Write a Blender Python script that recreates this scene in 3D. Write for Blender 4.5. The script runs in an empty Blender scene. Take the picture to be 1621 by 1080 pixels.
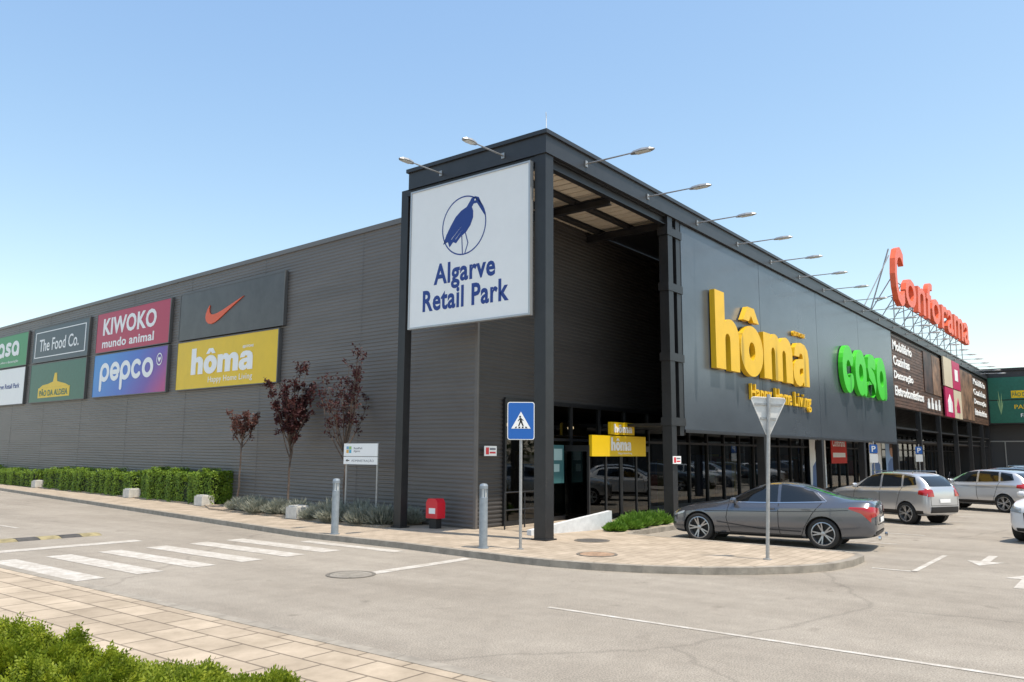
import bpy, math, random
from mathutils import Vector, Matrix
from mathutils.bvhtree import BVHTree
from mathutils.geometry import tessellate_polygon
random.seed(7)
COL=bpy.context.scene.collection
R=random.random
def U(a,b): return a+(b-a)*R()

# ------------------------------------------------------------ materials
MATS={}
def mat(name,col,rough=0.6,metal=0.0,spec=0.5,coat=0.0,noise=0.0,nscale=5.0,bump=0.0,bscale=40.0,emit=0.0,col2=None,stretch=None):
    if name in MATS: return MATS[name]
    m=bpy.data.materials.new(name);m.use_nodes=True
    nt=m.node_tree;p=nt.nodes['Principled BSDF']
    p.inputs['Base Color'].default_value=(*col,1);p.inputs['Roughness'].default_value=rough
    p.inputs['Metallic'].default_value=metal;p.inputs['Specular IOR Level'].default_value=spec
    p.inputs['Coat Weight'].default_value=coat;p.inputs['Coat Roughness'].default_value=0.04
    if emit: p.inputs['Emission Color'].default_value=(*col,1);p.inputs['Emission Strength'].default_value=emit
    tc=nt.nodes.new('ShaderNodeTexCoord');src=tc.outputs['Object']
    if stretch:
        mp=nt.nodes.new('ShaderNodeMapping');mp.inputs['Scale'].default_value=stretch
        nt.links.new(src,mp.inputs[0]);src=mp.outputs[0]
    if noise or col2:
        n=nt.nodes.new('ShaderNodeTexNoise');n.inputs['Scale'].default_value=nscale;n.inputs['Detail'].default_value=6
        n.inputs['Roughness'].default_value=0.65
        nt.links.new(src,n.inputs['Vector'])
        cr=nt.nodes.new('ShaderNodeValToRGB')
        c2=col2 or tuple(min(1,c*(1+noise)) for c in col)
        c1=tuple(c*(1-noise) for c in col)
        cr.color_ramp.elements[0].position=0.35;cr.color_ramp.elements[1].position=0.65
        cr.color_ramp.elements[0].color=(*c1,1);cr.color_ramp.elements[1].color=(*c2,1)
        nt.links.new(n.outputs['Fac'],cr.inputs[0]);nt.links.new(cr.outputs[0],p.inputs['Base Color'])
    if bump:
        n2=nt.nodes.new('ShaderNodeTexNoise');n2.inputs['Scale'].default_value=bscale;n2.inputs['Detail'].default_value=4
        nt.links.new(src,n2.inputs['Vector'])
        b=nt.nodes.new('ShaderNodeBump');b.inputs['Strength'].default_value=bump;b.inputs['Distance'].default_value=0.02
        nt.links.new(n2.outputs['Fac'],b.inputs['Height']);nt.links.new(b.outputs[0],p.inputs['Normal'])
    MATS[name]=m;return m

def asphalt():
    m=bpy.data.materials.new('asphalt');m.use_nodes=True;nt=m.node_tree;N=nt.nodes;L=nt.links
    p=N['Principled BSDF'];p.inputs['Roughness'].default_value=0.85;p.inputs['Specular IOR Level'].default_value=0.3
    tc=N.new('ShaderNodeTexCoord')
    def noise(s,d,r=.6,st=None):
        n=N.new('ShaderNodeTexNoise');n.inputs['Scale'].default_value=s;n.inputs['Detail'].default_value=d;n.inputs['Roughness'].default_value=r
        if st:
            mp=N.new('ShaderNodeMapping');mp.inputs['Scale'].default_value=st;L.new(tc.outputs['Object'],mp.inputs[0]);L.new(mp.outputs[0],n.inputs['Vector'])
        else: L.new(tc.outputs['Object'],n.inputs['Vector'])
        return n
    def ramp(src,a,ca,b,cb):
        r=N.new('ShaderNodeValToRGB');r.color_ramp.elements[0].position=a;r.color_ramp.elements[1].position=b
        r.color_ramp.elements[0].color=(*ca,1);r.color_ramp.elements[1].color=(*cb,1);L.new(src,r.inputs[0]);return r
    big=ramp(noise(0.22,5).outputs['Fac'],.3,(.335,.293,.245),.7,(.425,.378,.322))
    fine=ramp(noise(55,3,.8).outputs['Fac'],.38,(.58,.58,.58),.6,(1.12,1.12,1.10))
    mid=ramp(noise(3.0,6,.7).outputs['Fac'],.3,(.87,.87,.87),.7,(1.06,1.06,1.06))
    streak=ramp(noise(.9,4,.6,(1,.10,1)).outputs['Fac'],.35,(.88,.875,.87),.6,(1.03,1.03,1.03))
    spots=ramp(noise(1.7,2,.5).outputs['Fac'],.22,(.70,.69,.68),.33,(1,1,1))
    def mul(a,b):
        x=N.new('ShaderNodeMix');x.data_type='RGBA';x.blend_type='MULTIPLY';x.inputs[0].default_value=1
        L.new(a,x.inputs[6]);L.new(b,x.inputs[7]);return x.outputs[2]
    c=mul(mul(mul(mul(big.outputs[0],fine.outputs[0]),mid.outputs[0]),streak.outputs[0]),spots.outputs[0])
    v=N.new('ShaderNodeTexVoronoi');v.feature='DISTANCE_TO_EDGE';v.inputs['Scale'].default_value=0.11
    wn=noise(1.1,5);ad=N.new('ShaderNodeMix');ad.data_type='RGBA';ad.inputs[0].default_value=.35
    L.new(tc.outputs['Object'],ad.inputs[6]);L.new(wn.outputs['Color'],ad.inputs[7]);L.new(ad.outputs[2],v.inputs['Vector'])
    cr=ramp(v.outputs['Distance'],0.0,(.80,.80,.80),.002,(1,1,1))
    c=mul(c,cr.outputs[0]);L.new(c,p.inputs['Base Color'])
    b=N.new('ShaderNodeBump');b.inputs['Strength'].default_value=.5;b.inputs['Distance'].default_value=.008
    L.new(noise(90,3,.7).outputs['Fac'],b.inputs['Height']);L.new(b.outputs[0],p.inputs['Normal'])
    return m
def wornpaint():
    m=bpy.data.materials.new('worn_road_paint');m.use_nodes=True;nt=m.node_tree;N=nt.nodes;L=nt.links
    p=N['Principled BSDF'];p.inputs['Roughness'].default_value=.75
    tc=N.new('ShaderNodeTexCoord')
    n=N.new('ShaderNodeTexNoise');n.inputs['Scale'].default_value=4;n.inputs['Detail'].default_value=10;n.inputs['Roughness'].default_value=.85
    L.new(tc.outputs['Object'],n.inputs['Vector'])
    r=N.new('ShaderNodeValToRGB');e=r.color_ramp.elements;e[0].position=.44;e[0].color=(.42,.375,.32,1);e[1].position=.62;e[1].color=(.63,.60,.55,1)
    L.new(n.outputs['Fac'],r.inputs[0]);L.new(r.outputs[0],p.inputs['Base Color']);return m
def pavers(name,bw,bh,c1,c2,mort,rot=0.0,ms=.012):
    m=bpy.data.materials.new(name);m.use_nodes=True;nt=m.node_tree;N=nt.nodes;L=nt.links
    p=N['Principled BSDF'];p.inputs['Roughness'].default_value=0.85;p.inputs['Specular IOR Level'].default_value=0.25
    tc=N.new('ShaderNodeTexCoord');mp=N.new('ShaderNodeMapping');mp.inputs['Rotation'].default_value=(0,0,rot);L.new(tc.outputs['Object'],mp.inputs[0])
    b=N.new('ShaderNodeTexBrick');b.inputs['Scale'].default_value=1;b.inputs['Brick Width'].default_value=bw;b.inputs['Row Height'].default_value=bh
    b.inputs['Mortar Size'].default_value=ms;b.inputs['Mortar Smooth'].default_value=.2;b.inputs['Bias'].default_value=0
    b.inputs['Color1'].default_value=(*c1,1);b.inputs['Color2'].default_value=(*c2,1);b.inputs['Mortar'].default_value=(*mort,1)
    L.new(mp.outputs[0],b.inputs['Vector'])
    n=N.new('ShaderNodeTexNoise');n.inputs['Scale'].default_value=1.6;n.inputs['Detail'].default_value=8;n.inputs['Roughness'].default_value=.7;L.new(tc.outputs['Object'],n.inputs['Vector'])
    r=N.new('ShaderNodeValToRGB');r.color_ramp.elements[0].position=.3;r.color_ramp.elements[1].position=.7
    r.color_ramp.elements[0].color=(.66,.65,.63,1);r.color_ramp.elements[1].color=(1.08,1.08,1.08,1);L.new(n.outputs['Fac'],r.inputs[0])
    x=N.new('ShaderNodeMix');x.data_type='RGBA';x.blend_type='MULTIPLY';x.inputs[0].default_value=1
    L.new(b.outputs['Color'],x.inputs[6]);L.new(r.outputs[0],x.inputs[7]);L.new(x.outputs[2],p.inputs['Base Color'])
    bp=N.new('ShaderNodeBump');bp.inputs['Strength'].default_value=.6;bp.inputs['Distance'].default_value=.01;bp.invert=True
    L.new(b.outputs['Fac'],bp.inputs['Height']);L.new(bp.outputs[0],p.inputs['Normal'])
    return m
def glassmat():
    m=bpy.data.materials.new('shop_glass');m.use_nodes=True;nt=m.node_tree;N=nt.nodes;L=nt.links
    N.remove(N['Principled BSDF']);o=N['Material Output']
    g=N.new('ShaderNodeBsdfGlossy');g.inputs['Roughness'].default_value=.02;g.inputs['Color'].default_value=(.9,.93,.95,1)
    t=N.new('ShaderNodeBsdfTransparent');t.inputs['Color'].default_value=(.28,.30,.31,1)
    f=N.new('ShaderNodeFresnel');f.inputs['IOR'].default_value=1.5
    mx=N.new('ShaderNodeMixShader');L.new(f.outputs[0],mx.inputs[0]);L.new(t.outputs[0],mx.inputs[1]);L.new(g.outputs[0],mx.inputs[2]);L.new(mx.outputs[0],o.inputs[0])
    return m
def leafmat(name,ca,cb,cc,scale=3.0):
    m=bpy.data.materials.new(name);m.use_nodes=True;nt=m.node_tree;N=nt.nodes;L=nt.links
    p=N['Principled BSDF'];p.inputs['Roughness'].default_value=.55;p.inputs['Specular IOR Level'].default_value=.35
    tc=N.new('ShaderNodeTexCoord');n=N.new('ShaderNodeTexNoise');n.inputs['Scale'].default_value=scale;n.inputs['Detail'].default_value=5;n.inputs['Roughness'].default_value=.8
    L.new(tc.outputs['Object'],n.inputs['Vector'])
    r=N.new('ShaderNodeValToRGB');e=r.color_ramp.elements;e[0].position=.3;e[0].color=(*ca,1);e[1].position=.7;e[1].color=(*cc,1)
    k=e.new(.5);k.color=(*cb,1)
    L.new(n.outputs['Fac'],r.inputs[0]);L.new(r.outputs[0],p.inputs['Base Color'])
    tr=N.new('ShaderNodeBsdfTranslucent');L.new(r.outputs[0],tr.inputs['Color'])
    mx=N.new('ShaderNodeMixShader');mx.inputs[0].default_value=.3;L.new(p.outputs[0],mx.inputs[1]);L.new(tr.outputs[0],mx.inputs[2])
    L.new(mx.outputs[0],N['Material Output'].inputs[0]);return m
def pepcomat():
    m=bpy.data.materials.new('blue_to_magenta_print');m.use_nodes=True;nt=m.node_tree;N=nt.nodes;L=nt.links
    p=N['Principled BSDF'];p.inputs['Roughness'].default_value=.4
    tc=N.new('ShaderNodeTexCoord');s=N.new('ShaderNodeSeparateXYZ');L.new(tc.outputs['Generated'],s.inputs[0])
    ma=N.new('ShaderNodeMath');ma.operation='MULTIPLY_ADD';ma.inputs[1].default_value=-.8;ma.inputs[2].default_value=.95
    L.new(s.outputs['Y'],ma.inputs[0]);mb=N.new('ShaderNodeMath');mb.operation='MULTIPLY_ADD';mb.inputs[1].default_value=-.25
    L.new(s.outputs['Z'],mb.inputs[0]);L.new(ma.outputs[0],mb.inputs[2])
    r=N.new('ShaderNodeValToRGB');e=r.color_ramp.elements;e[0].position=.05;e[0].color=(.0,.24,.66,1);e[1].position=.9;e[1].color=(.45,.01,.20,1)
    k=e.new(.45);k.color=(.01,.12,.56,1);k=e.new(.70);k.color=(.11,.03,.38,1)
    L.new(mb.outputs[0],r.inputs[0]);L.new(r.outputs[0],p.inputs['Base Color']);return m

M_asph=asphalt()
M_pave=pavers('beige_paving',.4,.2,(.52,.43,.335),(.45,.37,.285),(.31,.255,.195),0,.008)
M_pave2=pavers('concrete_slab_paving',.62,.40,(.53,.435,.33),(.43,.35,.265),(.23,.185,.14),math.pi/2,.014)
M_kerb=mat('kerb_concrete',(.30,.265,.22),.85,noise=.2,nscale=4,bump=.3)
M_white=wornpaint()
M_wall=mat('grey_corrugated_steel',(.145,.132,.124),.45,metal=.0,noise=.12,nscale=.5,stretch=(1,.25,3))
M_recess=mat('shade_darkened_corrugated_steel',(.062,.056,.053),.5,noise=.10,nscale=.5,stretch=(1,.25,3))  # same cladding as the side wall, canopy shade darkened into its colour
M_panel=mat('blue_grey_composite_panel',(.108,.126,.148),.26,metal=.35,noise=.12,nscale=.5,stretch=(.5,1,1))
M_dark=mat('dark_painted_steel',(.018,.018,.020),.42,noise=.2,nscale=3)
M_fascia=mat('charcoal_fascia',(.027,.028,.032),.40,noise=.15,nscale=2)
M_soff=mat('pale_deck_soffit',(.72,.62,.49),.5,metal=.05,noise=.08,nscale=2)
M_brown=mat('brown_slat_cladding',(.115,.062,.042),.5,noise=.55,nscale=1.6,stretch=(.6,1,4))
M_sw=mat('sign_white',(.92,.915,.90),.45,noise=.015,nscale=2)
M_sy=mat('sign_yellow',(.86,.56,.003),.45,noise=.03,nscale=2)
M_ly=mat('letter_yellow',(.82,.49,.012),.42,noise=.04,nscale=2)
M_lg=mat('letter_green',(.055,.60,.025),.42,noise=.04)
M_lo=mat('letter_orange_red',(.82,.13,.05),.42,noise=.08)
M_blue=mat('print_navy',(.012,.05,.26),.5)
M_glass=glassmat()
M_galv=mat('galvanised_steel',(.38,.38,.38),.42,metal=.5,noise=.12,nscale=12)
M_blk=mat('black_plastic',(.012,.012,.013),.5)
M_rub=mat('tyre_rubber',(.022,.021,.020),.8,noise=.2)
M_carglass=mat('car_glass',(.008,.010,.012),.03,spec=.7,coat=.3)
M_chrome=mat('bright_trim',(.65,.65,.66),.15,metal=1)
M_rim=mat('alloy_rim',(.42,.43,.45),.3,metal=.8)
M_red=mat('tail_lamp_red',(.40,.012,.012),.12,coat=.8)
M_head=mat('head_lamp_lens',(.45,.48,.5),.1,metal=.3,coat=1)

# ------------------------------------------------------------ mesh tools
class B:
    def __init__(s): s.v=[];s.f=[];s.mi=[];s.mats=[]
    def m(s,mt):
        if mt not in s.mats: s.mats.append(mt)
        return s.mats.index(mt)
    def add(s,vs,fs,mt):
        o=len(s.v);k=s.m(mt);s.v+= [tuple(v) for v in vs]
        for f in fs: s.f.append([i+o for i in f]);s.mi.append(k)
    def box(s,x0,x1,y0,y1,z0,z1,mt):
        v=[(x,y,z) for z in (z0,z1) for y in (y0,y1) for x in (x0,x1)]
        s.add(v,[(0,2,3,1),(4,5,7,6),(0,1,5,4),(2,6,7,3),(0,4,6,2),(1,3,7,5)],mt)
    def obox(s,c,ux,uy,uz,mt):
        c=Vector(c);ux,uy,uz=Vector(ux),Vector(uy),Vector(uz)
        v=[c+ux*a+uy*b+uz*d for d in (-1,1) for b in (-1,1) for a in (-1,1)]
        s.add(v,[(0,2,3,1),(4,5,7,6),(0,1,5,4),(2,6,7,3),(0,4,6,2),(1,3,7,5)],mt)
    def cyl(s,p0,p1,r0,r1,n,mt,cap=True):
        p0=Vector(p0);p1=Vector(p1);d=(p1-p0).normalized();a=d.orthogonal().normalized();b=d.cross(a)
        v=[];
        for p,r in ((p0,r0),(p1,r1)):
            for i in range(n):
                t=2*math.pi*i/n;v.append(p+(a*math.cos(t)+b*math.sin(t))*r)
        f=[(i,(i+1)%n,n+(i+1)%n,n+i) for i in range(n)]
        if cap: f+= [tuple(range(n))[::-1],tuple(range(n,2*n))]
        s.add(v,f,mt)
    def lathe(s,c,axis,prof,n,mt):
        c=Vector(c);d=Vector(axis).normalized();a=d.orthogonal().normalized();b=d.cross(a);v=[]
        for (h,r) in prof:
            for i in range(n):
                t=2*math.pi*i/n;v.append(c+d*h+(a*math.cos(t)+b*math.sin(t))*r)
        f=[]
        for k in range(len(prof)-1):
            for i in range(n): f.append((k*n+i,k*n+(i+1)%n,(k+1)*n+(i+1)%n,(k+1)*n+i))
        s.add(v,f,mt)
    def prism(s,poly,z0,z1,mt,mtside=None):
        n=len(poly);t=tessellate_polygon([[Vector((x,y,0)) for x,y in poly]])
        s.add([(x,y,z1) for x,y in poly],[tuple(q) for q in t],mt)
        v=[(x,y,z0) for x,y in poly]+[(x,y,z1) for x,y in poly]
        s.add(v,[(i,(i+1)%n,n+(i+1)%n,n+i) for i in range(n)],mtside or mt)
    def obj(s,name,parent=None,smooth=False,**kw):
        me=bpy.data.meshes.new(name);me.from_pydata(s.v,[],s.f);me.update()
        for mt in s.mats: me.materials.append(mt)
        me.polygons.foreach_set('material_index',s.mi)
        if smooth: me.polygons.foreach_set('use_smooth',[True]*len(me.polygons))
        return mkobj(name,me,parent,**kw)
def mkobj(name,me,parent=None,**kw):
    ob=bpy.data.objects.new(name,me);COL.objects.link(ob)
    if parent: ob.parent=parent
    for k,v in kw.items(): ob[k]=v
    return ob
def thing(name,label,category,loc=(0,0,0),rot=0,group=None):
    e=bpy.data.objects.new(name,None);COL.objects.link(e);e.location=loc;e.rotation_euler=(0,0,rot);e.empty_display_size=.3
    e['label']=label;e['category']=category
    if group:e['group']=group
    return e
def clone(e,loc,rot=None,name=None,label=None):
    n=e.copy();COL.objects.link(n);n.location=loc
    if rot is not None:n.rotation_euler=(0,0,rot)
    if label:n['label']=label
    def rec(src,dst):
        for c in src.children:
            k=c.copy();k.parent=dst;k.matrix_parent_inverse=c.matrix_parent_inverse.copy();COL.objects.link(k);rec(c,k)
    rec(e,n);return n
class Plane:
    def __init__(s,bl,br,tl,tr,n):
        s.bl,s.br,s.tl,s.tr=map(Vector,(bl,br,tl,tr));s.n=Vector(n).normalized()
    def P(s,u,v,d=0): return (s.bl*(1-u)+s.br*u)*(1-v)+(s.tl*(1-u)+s.tr*u)*v+s.n*d
def rectplane(o,udir,w,h,n):
    o=Vector(o);u=Vector(udir).normalized()*w;z=Vector((0,0,h));return Plane(o,o+u,o+z,o+u+z,n)
def slab(b,pl,u0,u1,v0,v1,d0,d1,mt):
    v=[pl.P(u,w,d) for d in (d0,d1) for w in (v0,v1) for u in (u0,u1)]
    b.add(v,[(0,1,3,2),(4,6,7,5),(0,4,5,1),(2,3,7,6),(0,2,6,4),(1,5,7,3)],mt)
def poly2(b,pl,pts,d0,d1,mt,holes=()):
    loops=[list(pts)]+[list(h) for h in holes]
    t=tessellate_polygon([[Vector((x,y,0)) for x,y in lp] for lp in loops])
    al=[p for lp in loops for p in lp]
    b.add([pl.P(x,y,d1) for x,y in al],[tuple(q) for q in t],mt)
    if d1-d0>0.0005:
        for lp in loops:
            n=len(lp)
            b.add([pl.P(x,y,d0) for x,y in lp]+[pl.P(x,y,d1) for x,y in lp],[(i,(i+1)%n,n+(i+1)%n,n+i) for i in range(n)],mt)
def text(b,pl,body,u0,u1,v0,v1,d0,d1,mt,bold=.02,shear=0,res=3,space=1.0):
    cu=bpy.data.curves.new('t','FONT');cu.body=body;cu.size=1;cu.offset=bold;cu.extrude=.5;cu.shear=shear;cu.resolution_u=res;cu.space_character=space
    ob=bpy.data.objects.new('t',cu);COL.objects.link(ob)
    dg=bpy.context.evaluated_depsgraph_get();dg.update();me=bpy.data.meshes.new_from_object(ob.evaluated_get(dg))
    bpy.data.objects.remove(ob)
    vs=[v.co.copy() for v in me.vertices]
    if not vs: return
    x0=min(v.x for v in vs);x1=max(v.x for v in vs);y0=min(v.y for v in vs);y1=max(v.y for v in vs)
    out=[pl.P(u0+(v.x-x0)/(x1-x0)*(u1-u0),v0+(v.y-y0)/(y1-y0)*(v1-v0),d0+(v.z+.5)*(d1-d0)) for v in vs]
    b.add(out,[tuple(p.vertices) for p in me.polygons],mt);bpy.data.meshes.remove(me)
def arc(cx,cy,rx,ry,a0,a1,n=10):
    return [(cx+rx*math.cos(math.radians(a0+(a1-a0)*i/n)),cy+ry*math.sin(math.radians(a0+(a1-a0)*i/n))) for i in range(n+1)]
def stroke(pts,w,cap=6):
    n=len(pts);Lf=[];Rt=[]
    for i,(x,y) in enumerate(pts):
        a=pts[max(0,i-1)];c=pts[min(n-1,i+1)];dx,dy=c[0]-a[0],c[1]-a[1];l=math.hypot(dx,dy) or 1;nx,ny=-dy/l,dx/l
        Lf.append((x+nx*w/2,y+ny*w/2));Rt.append((x-nx*w/2,y-ny*w/2))
    def capp(p,q,c):
        a0=math.atan2(p[1]-c[1],p[0]-c[0]);return [(c[0]+w/2*math.cos(a0-math.pi*i/cap),c[1]+w/2*math.sin(a0-math.pi*i/cap)) for i in range(1,cap)]
    return Lf+capp(Lf[-1],Rt[-1],pts[-1])+Rt[::-1]+capp(Rt[0],Lf[0],pts[0])
s_=.385
HEAVY={
'h':(1.0,[([(0,0),(0,1.52),(s_,1.52),(s_,.93)]+arc(.62,.66,.36,.36,125,0,9)+[(.98,0),(.98-s_,0),(.98-s_,.60)]+arc(.49,.60,.105,.12,0,180,6)+[(s_,0)],[])]),
'o':(1.06,[(arc(.53,.5,.53,.53,0,360,32)[:-1],[arc(.53,.5,.145,.19,0,360,20)[:-1]])]),
'^':(0,[([(.16,1.12),(.38,1.42),(.68,1.42),(.90,1.12),(.64,1.12),(.53,1.25),(.42,1.12)],[])]),
'm':(1.56,[([(0,0),(0,1.0),(s_-.02,1.0),(s_-.02,.90)]+arc(.60,.70,.29,.33,110,30,5)+arc(1.20,.66,.36,.37,120,0,9)+[(1.56,0),(1.56-s_,0),(1.56-s_,.60)]+arc(1.08,.60,.095,.12,0,180,6)+[(.97,0),(.97-s_,0),(.97-s_,.60)]+arc(.49,.60,.095,.12,0,180,6)+[(s_,0)],[])]),
'a':(.98,[([(.08,.68),(.13,.88),(.28,1.0),(.50,1.03),(.74,1.0),(.91,.88),(.97,.68),(.97,0),(.62,0),(.61,.10),(.50,.01),(.34,-.03),(.15,.02),(.03,.15),(0,.32),(.06,.49),(.22,.60),(.44,.635),(.60,.645),(.585,.735),(.50,.775),(.41,.75),(.38,.68)],[[(.37,.31),(.40,.235),(.49,.235),(.58,.30),(.60,.42),(.47,.41),(.39,.38)]])]),
}
def heavyword(b,pl,word,u0,u1,v0,v1,d0,d1,mt,gap=.05,top=1.52,parent=None):
    xs=[];x=0;last=0
    for ch in word:
        if ch=='^': xs.append(last);continue
        xs.append(x);last=x;x+=HEAVY[ch][0]+gap
    W=x-gap
    mp=lambda p,ox:(u0+(p[0]+ox)/W*(u1-u0),v0+(p[1]+.03)/(top+.03)*(v1-v0))
    for ch,ox in zip(word,xs):
        if parent: b=B()
        for outer,holes in HEAVY[ch][1]: poly2(b,pl,[mp(p,ox) for p in outer],d0,d1,mt,[[mp(p,ox) for p in h] for h in holes])
        if parent: b.obj('accent' if ch=='^' else 'letter',parent)
def casaword(b,pl,u0,u1,v0,v1,d0,d1,mt,w=.34,parent=None):
    def A(ox):
        return [('ring',ox+.5,.5,.5),('s',[(ox+1.0-w/2,.5),(ox+1.0-w/2,w/2-.0)])]
    items=[[('s',arc(.5,.5,.5-w/2,.5-w/2,42,318,22))],A(1.08),[('s',[(2.86,.80),(2.74,.83),(2.55,.835),(2.40,.78),(2.37,.68),(2.44,.57),(2.62,.50),(2.78,.43),(2.85,.32),(2.80,.21),(2.66,.165),(2.46,.165),(2.32,.21)])],A(3.10)]
    W=4.10;sc=lambda p:(u0+p[0]/W*(u1-u0),v0+p[1]*(v1-v0));k=0
    for grp in items:
        if parent:b=B()
        for it in grp:
            k+=1
            if it[0]=='ring': poly2(b,pl,[sc(p) for p in arc(it[1],it[2],it[3],it[3],0,360,36)[:-1]],d0,d1+k*.002,mt,[[sc(p) for p in arc(it[1],it[2],it[3]-w,it[3]-w,0,360,24)[:-1]]])
            else: poly2(b,pl,[sc(p) for p in stroke(it[1],w)],d0,d1+k*.002,mt)
        if parent:b.obj('letter',parent)

# ------------------------------------------------------------ ground
b=B();b.box(-3000,3000,-3000,3000,-.5,-.012,mat('dry_ground',(.22,.19,.14),.95,noise=.3,nscale=.05));b.obj('ground',kind='structure')
b=B();b.add([(-60,-70,0),(140,-70,0),(140,120,0),(-60,120,0)],[(0,1,2,3)],M_asph);b.obj('road',kind='structure')
def kerbed(name,outer,z=.12,top=M_pave,kerbpts=None,kw=.14):
    b=B();b.prism(outer,0,z,top,M_kerb);b.obj(name,kind='structure')
    if kerbpts:
        b=B()
        for i in range(len(kerbpts)-1):
            p=Vector((*kerbpts[i],0));q=Vector((*kerbpts[i+1],0));d=(q-p).normalized();n=Vector((d.y,-d.x,0))*(-1)
            a=p+n*kw;c=q+n*kw
            vs=[];
            for zz in (0,z+.004):
                o=Vector((0,0,zz));vs+=[p-n*.01+o,q-n*.01+o,c+o,a+o]
            b.add(vs,[(4,5,6,7),(0,1,5,4),(1,2,6,5),(2,3,7,6),(3,0,4,7)],M_kerb)
        b.obj(name+'_kerb',kind='structure')
def kx(y): return -2.50+.14*(y-5.2)
def wx(y): return .92+.1*(y-2.83)
left=[(kx(y),y) for y in (60,36,16,5.6)]
curve=[(-2.48,4.8),(-2.50,2.0),(-2.66,-.1),(-2.74,-1.3),(-2.72,-2.1),(-2.58,-2.9),(-2.3,-3.75),(-1.82,-4.65),(-1.2,-5.38),(-.5,-5.92),(.2,-6.25),(1.0,-6.38),(1.8,-6.36),(2.15,-6.2),(2.3,-5.9),(2.42,-3.0),(2.6,-.75),(3.2,-.55),(71,-.55)]
kerbed('pavement',left+curve+[(71,3.2),(1.5,3.2),(7,60)],top=M_pave,kerbpts=[p for p in left+curve])
kerbed('front_pavement',[(-9.3,-60),(-9.3,60),(-11.62,60),(-11.62,-60)],top=M_pave2,kerbpts=None)
b=B();
for i in range(-60,60):
    b.box(-9.45,-9.29,i+.004,i+.996,0,.125,M_kerb)
b.obj('front_kerb',kind='structure')
b=B();b.prism([(-11.6,-60),(-11.6,60),(-60,60),(-60,-60)],0,.10,mat('planting_soil',(.10,.075,.05),.95,noise=.4,nscale=3));b.obj('planting_bed',kind='structure')
b=B();b.prism([(-.45,4.9),(.3,14),(1.3,16),(4.9,52),(wx(52)-.02,52),(wx(4.9)-.02,4.9)],.1,.17,mat('gravel_bed',(.34,.27,.20),.95,noise=.35,nscale=14,bump=.6,bscale=30));b.obj('gravel_strip',kind='structure')
b=B();z=.005
def line(x0,x1,y0,y1): b.add([(x0,y0,z),(x1,y0,z),(x1,y1,z),(x0,y1,z)],[(0,1,2,3)],M_white)
for x in (-8.72,-7.72,-6.72,-5.72,-4.72,-3.8): line(x-.24,x+.24,2.7,6.25)
line(-3.1,-2.8,1.6,4.7)
line(-5.4,-2.82,-.33,-.08)
line(-9.2,-5.35,7.5,7.9)
line(-5.94,-5.86,-60,-4.3);line(-5.97,-5.87,13,60)
line(1.0,3.95,-7.45,-7.35);line(.96,1.06,-7.45,-6.7)
for x in (5.6,8.3,11.0,13.7,16.4,19.1,21.8): line(x-.05,x+.05,-6.2,-.8)
line(-2.55,-2.45,-9.6,-14)
def arrow(cx,cy,ang,L=1.9):
    pts=[(-L*.5,-.08),(L*.1,-.08),(L*.1,-.32),(L*.5,0),(L*.1,.32),(L*.1,.08),(-L*.5,.08)]
    c,s=math.cos(ang),math.sin(ang)
    b.add([(cx+x*c-y*s,cy+x*s+y*c,z) for x,y in pts],[(0,1,5,6),(2,3,4)],M_white)
arrow(3.6,-8.2,math.pi);arrow(1.0,-9.1,0.0)
b.obj('road_markings',kind='structure')
def manhole(x,y,z,col,r,lab):
    e=thing('manhole_cover',lab,'manhole cover',(x,y,z))
    b=B();b.lathe((0,0,0),(0,0,1),[(0,r),(.006,r),(.006,r*.86)],28,mat('manhole_ring',(.17,.15,.125),.7));b.obj('frame',e)
    b=B();b.lathe((0,0,0),(0,0,1),[(.004,r*.85),(.008,r*.8),(.008,.001)],28,col)
    for k in range(-3,4): b.box(-r*.6,r*.6,k*r*.2-.012,k*r*.2+.012,.008,.012,col)
    b.obj('lid',e)
manhole(-5.68,-.05,.004,mat('lid_iron',(.29,.26,.22),.6,noise=.2),.42,'round iron manhole cover set in pale asphalt')
manhole(-1.45,-2.3,.124,mat('lid_rust',(.36,.24,.16),.7,noise=.3),.4,'rust coloured manhole cover in beige paving')
manhole(.6,-.9,.124,mat('lid_dark',(.12,.11,.10),.6),.4,'dark round manhole cover in beige paving')
e=thing('speed_bump','black rubber speed bump with worn yellow blocks on asphalt','speed bump',(-7.2,9.75,0))
yl=mat('worn_yellow_rubber',(.30,.25,.13),.8,noise=.3);bl0=mat('worn_black_rubber',(.07,.065,.06),.8,noise=.3)
for i in range(8):
    b=B();x=-1.9+i*.47
    v=[(x,-.28,.002),(x+.46,-.28,.002),(x,-.1,.05),(x+.46,-.1,.05),(x,.1,.05),(x+.46,.1,.05),(x,.28,.002),(x+.46,.28,.002)]
    b.add(v,[(0,1,3,2),(2,3,5,4),(4,5,7,6),(0,2,4,6),(1,7,5,3)],bl0 if i%2==0 else yl);b.obj('rubber_block',e)

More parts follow.
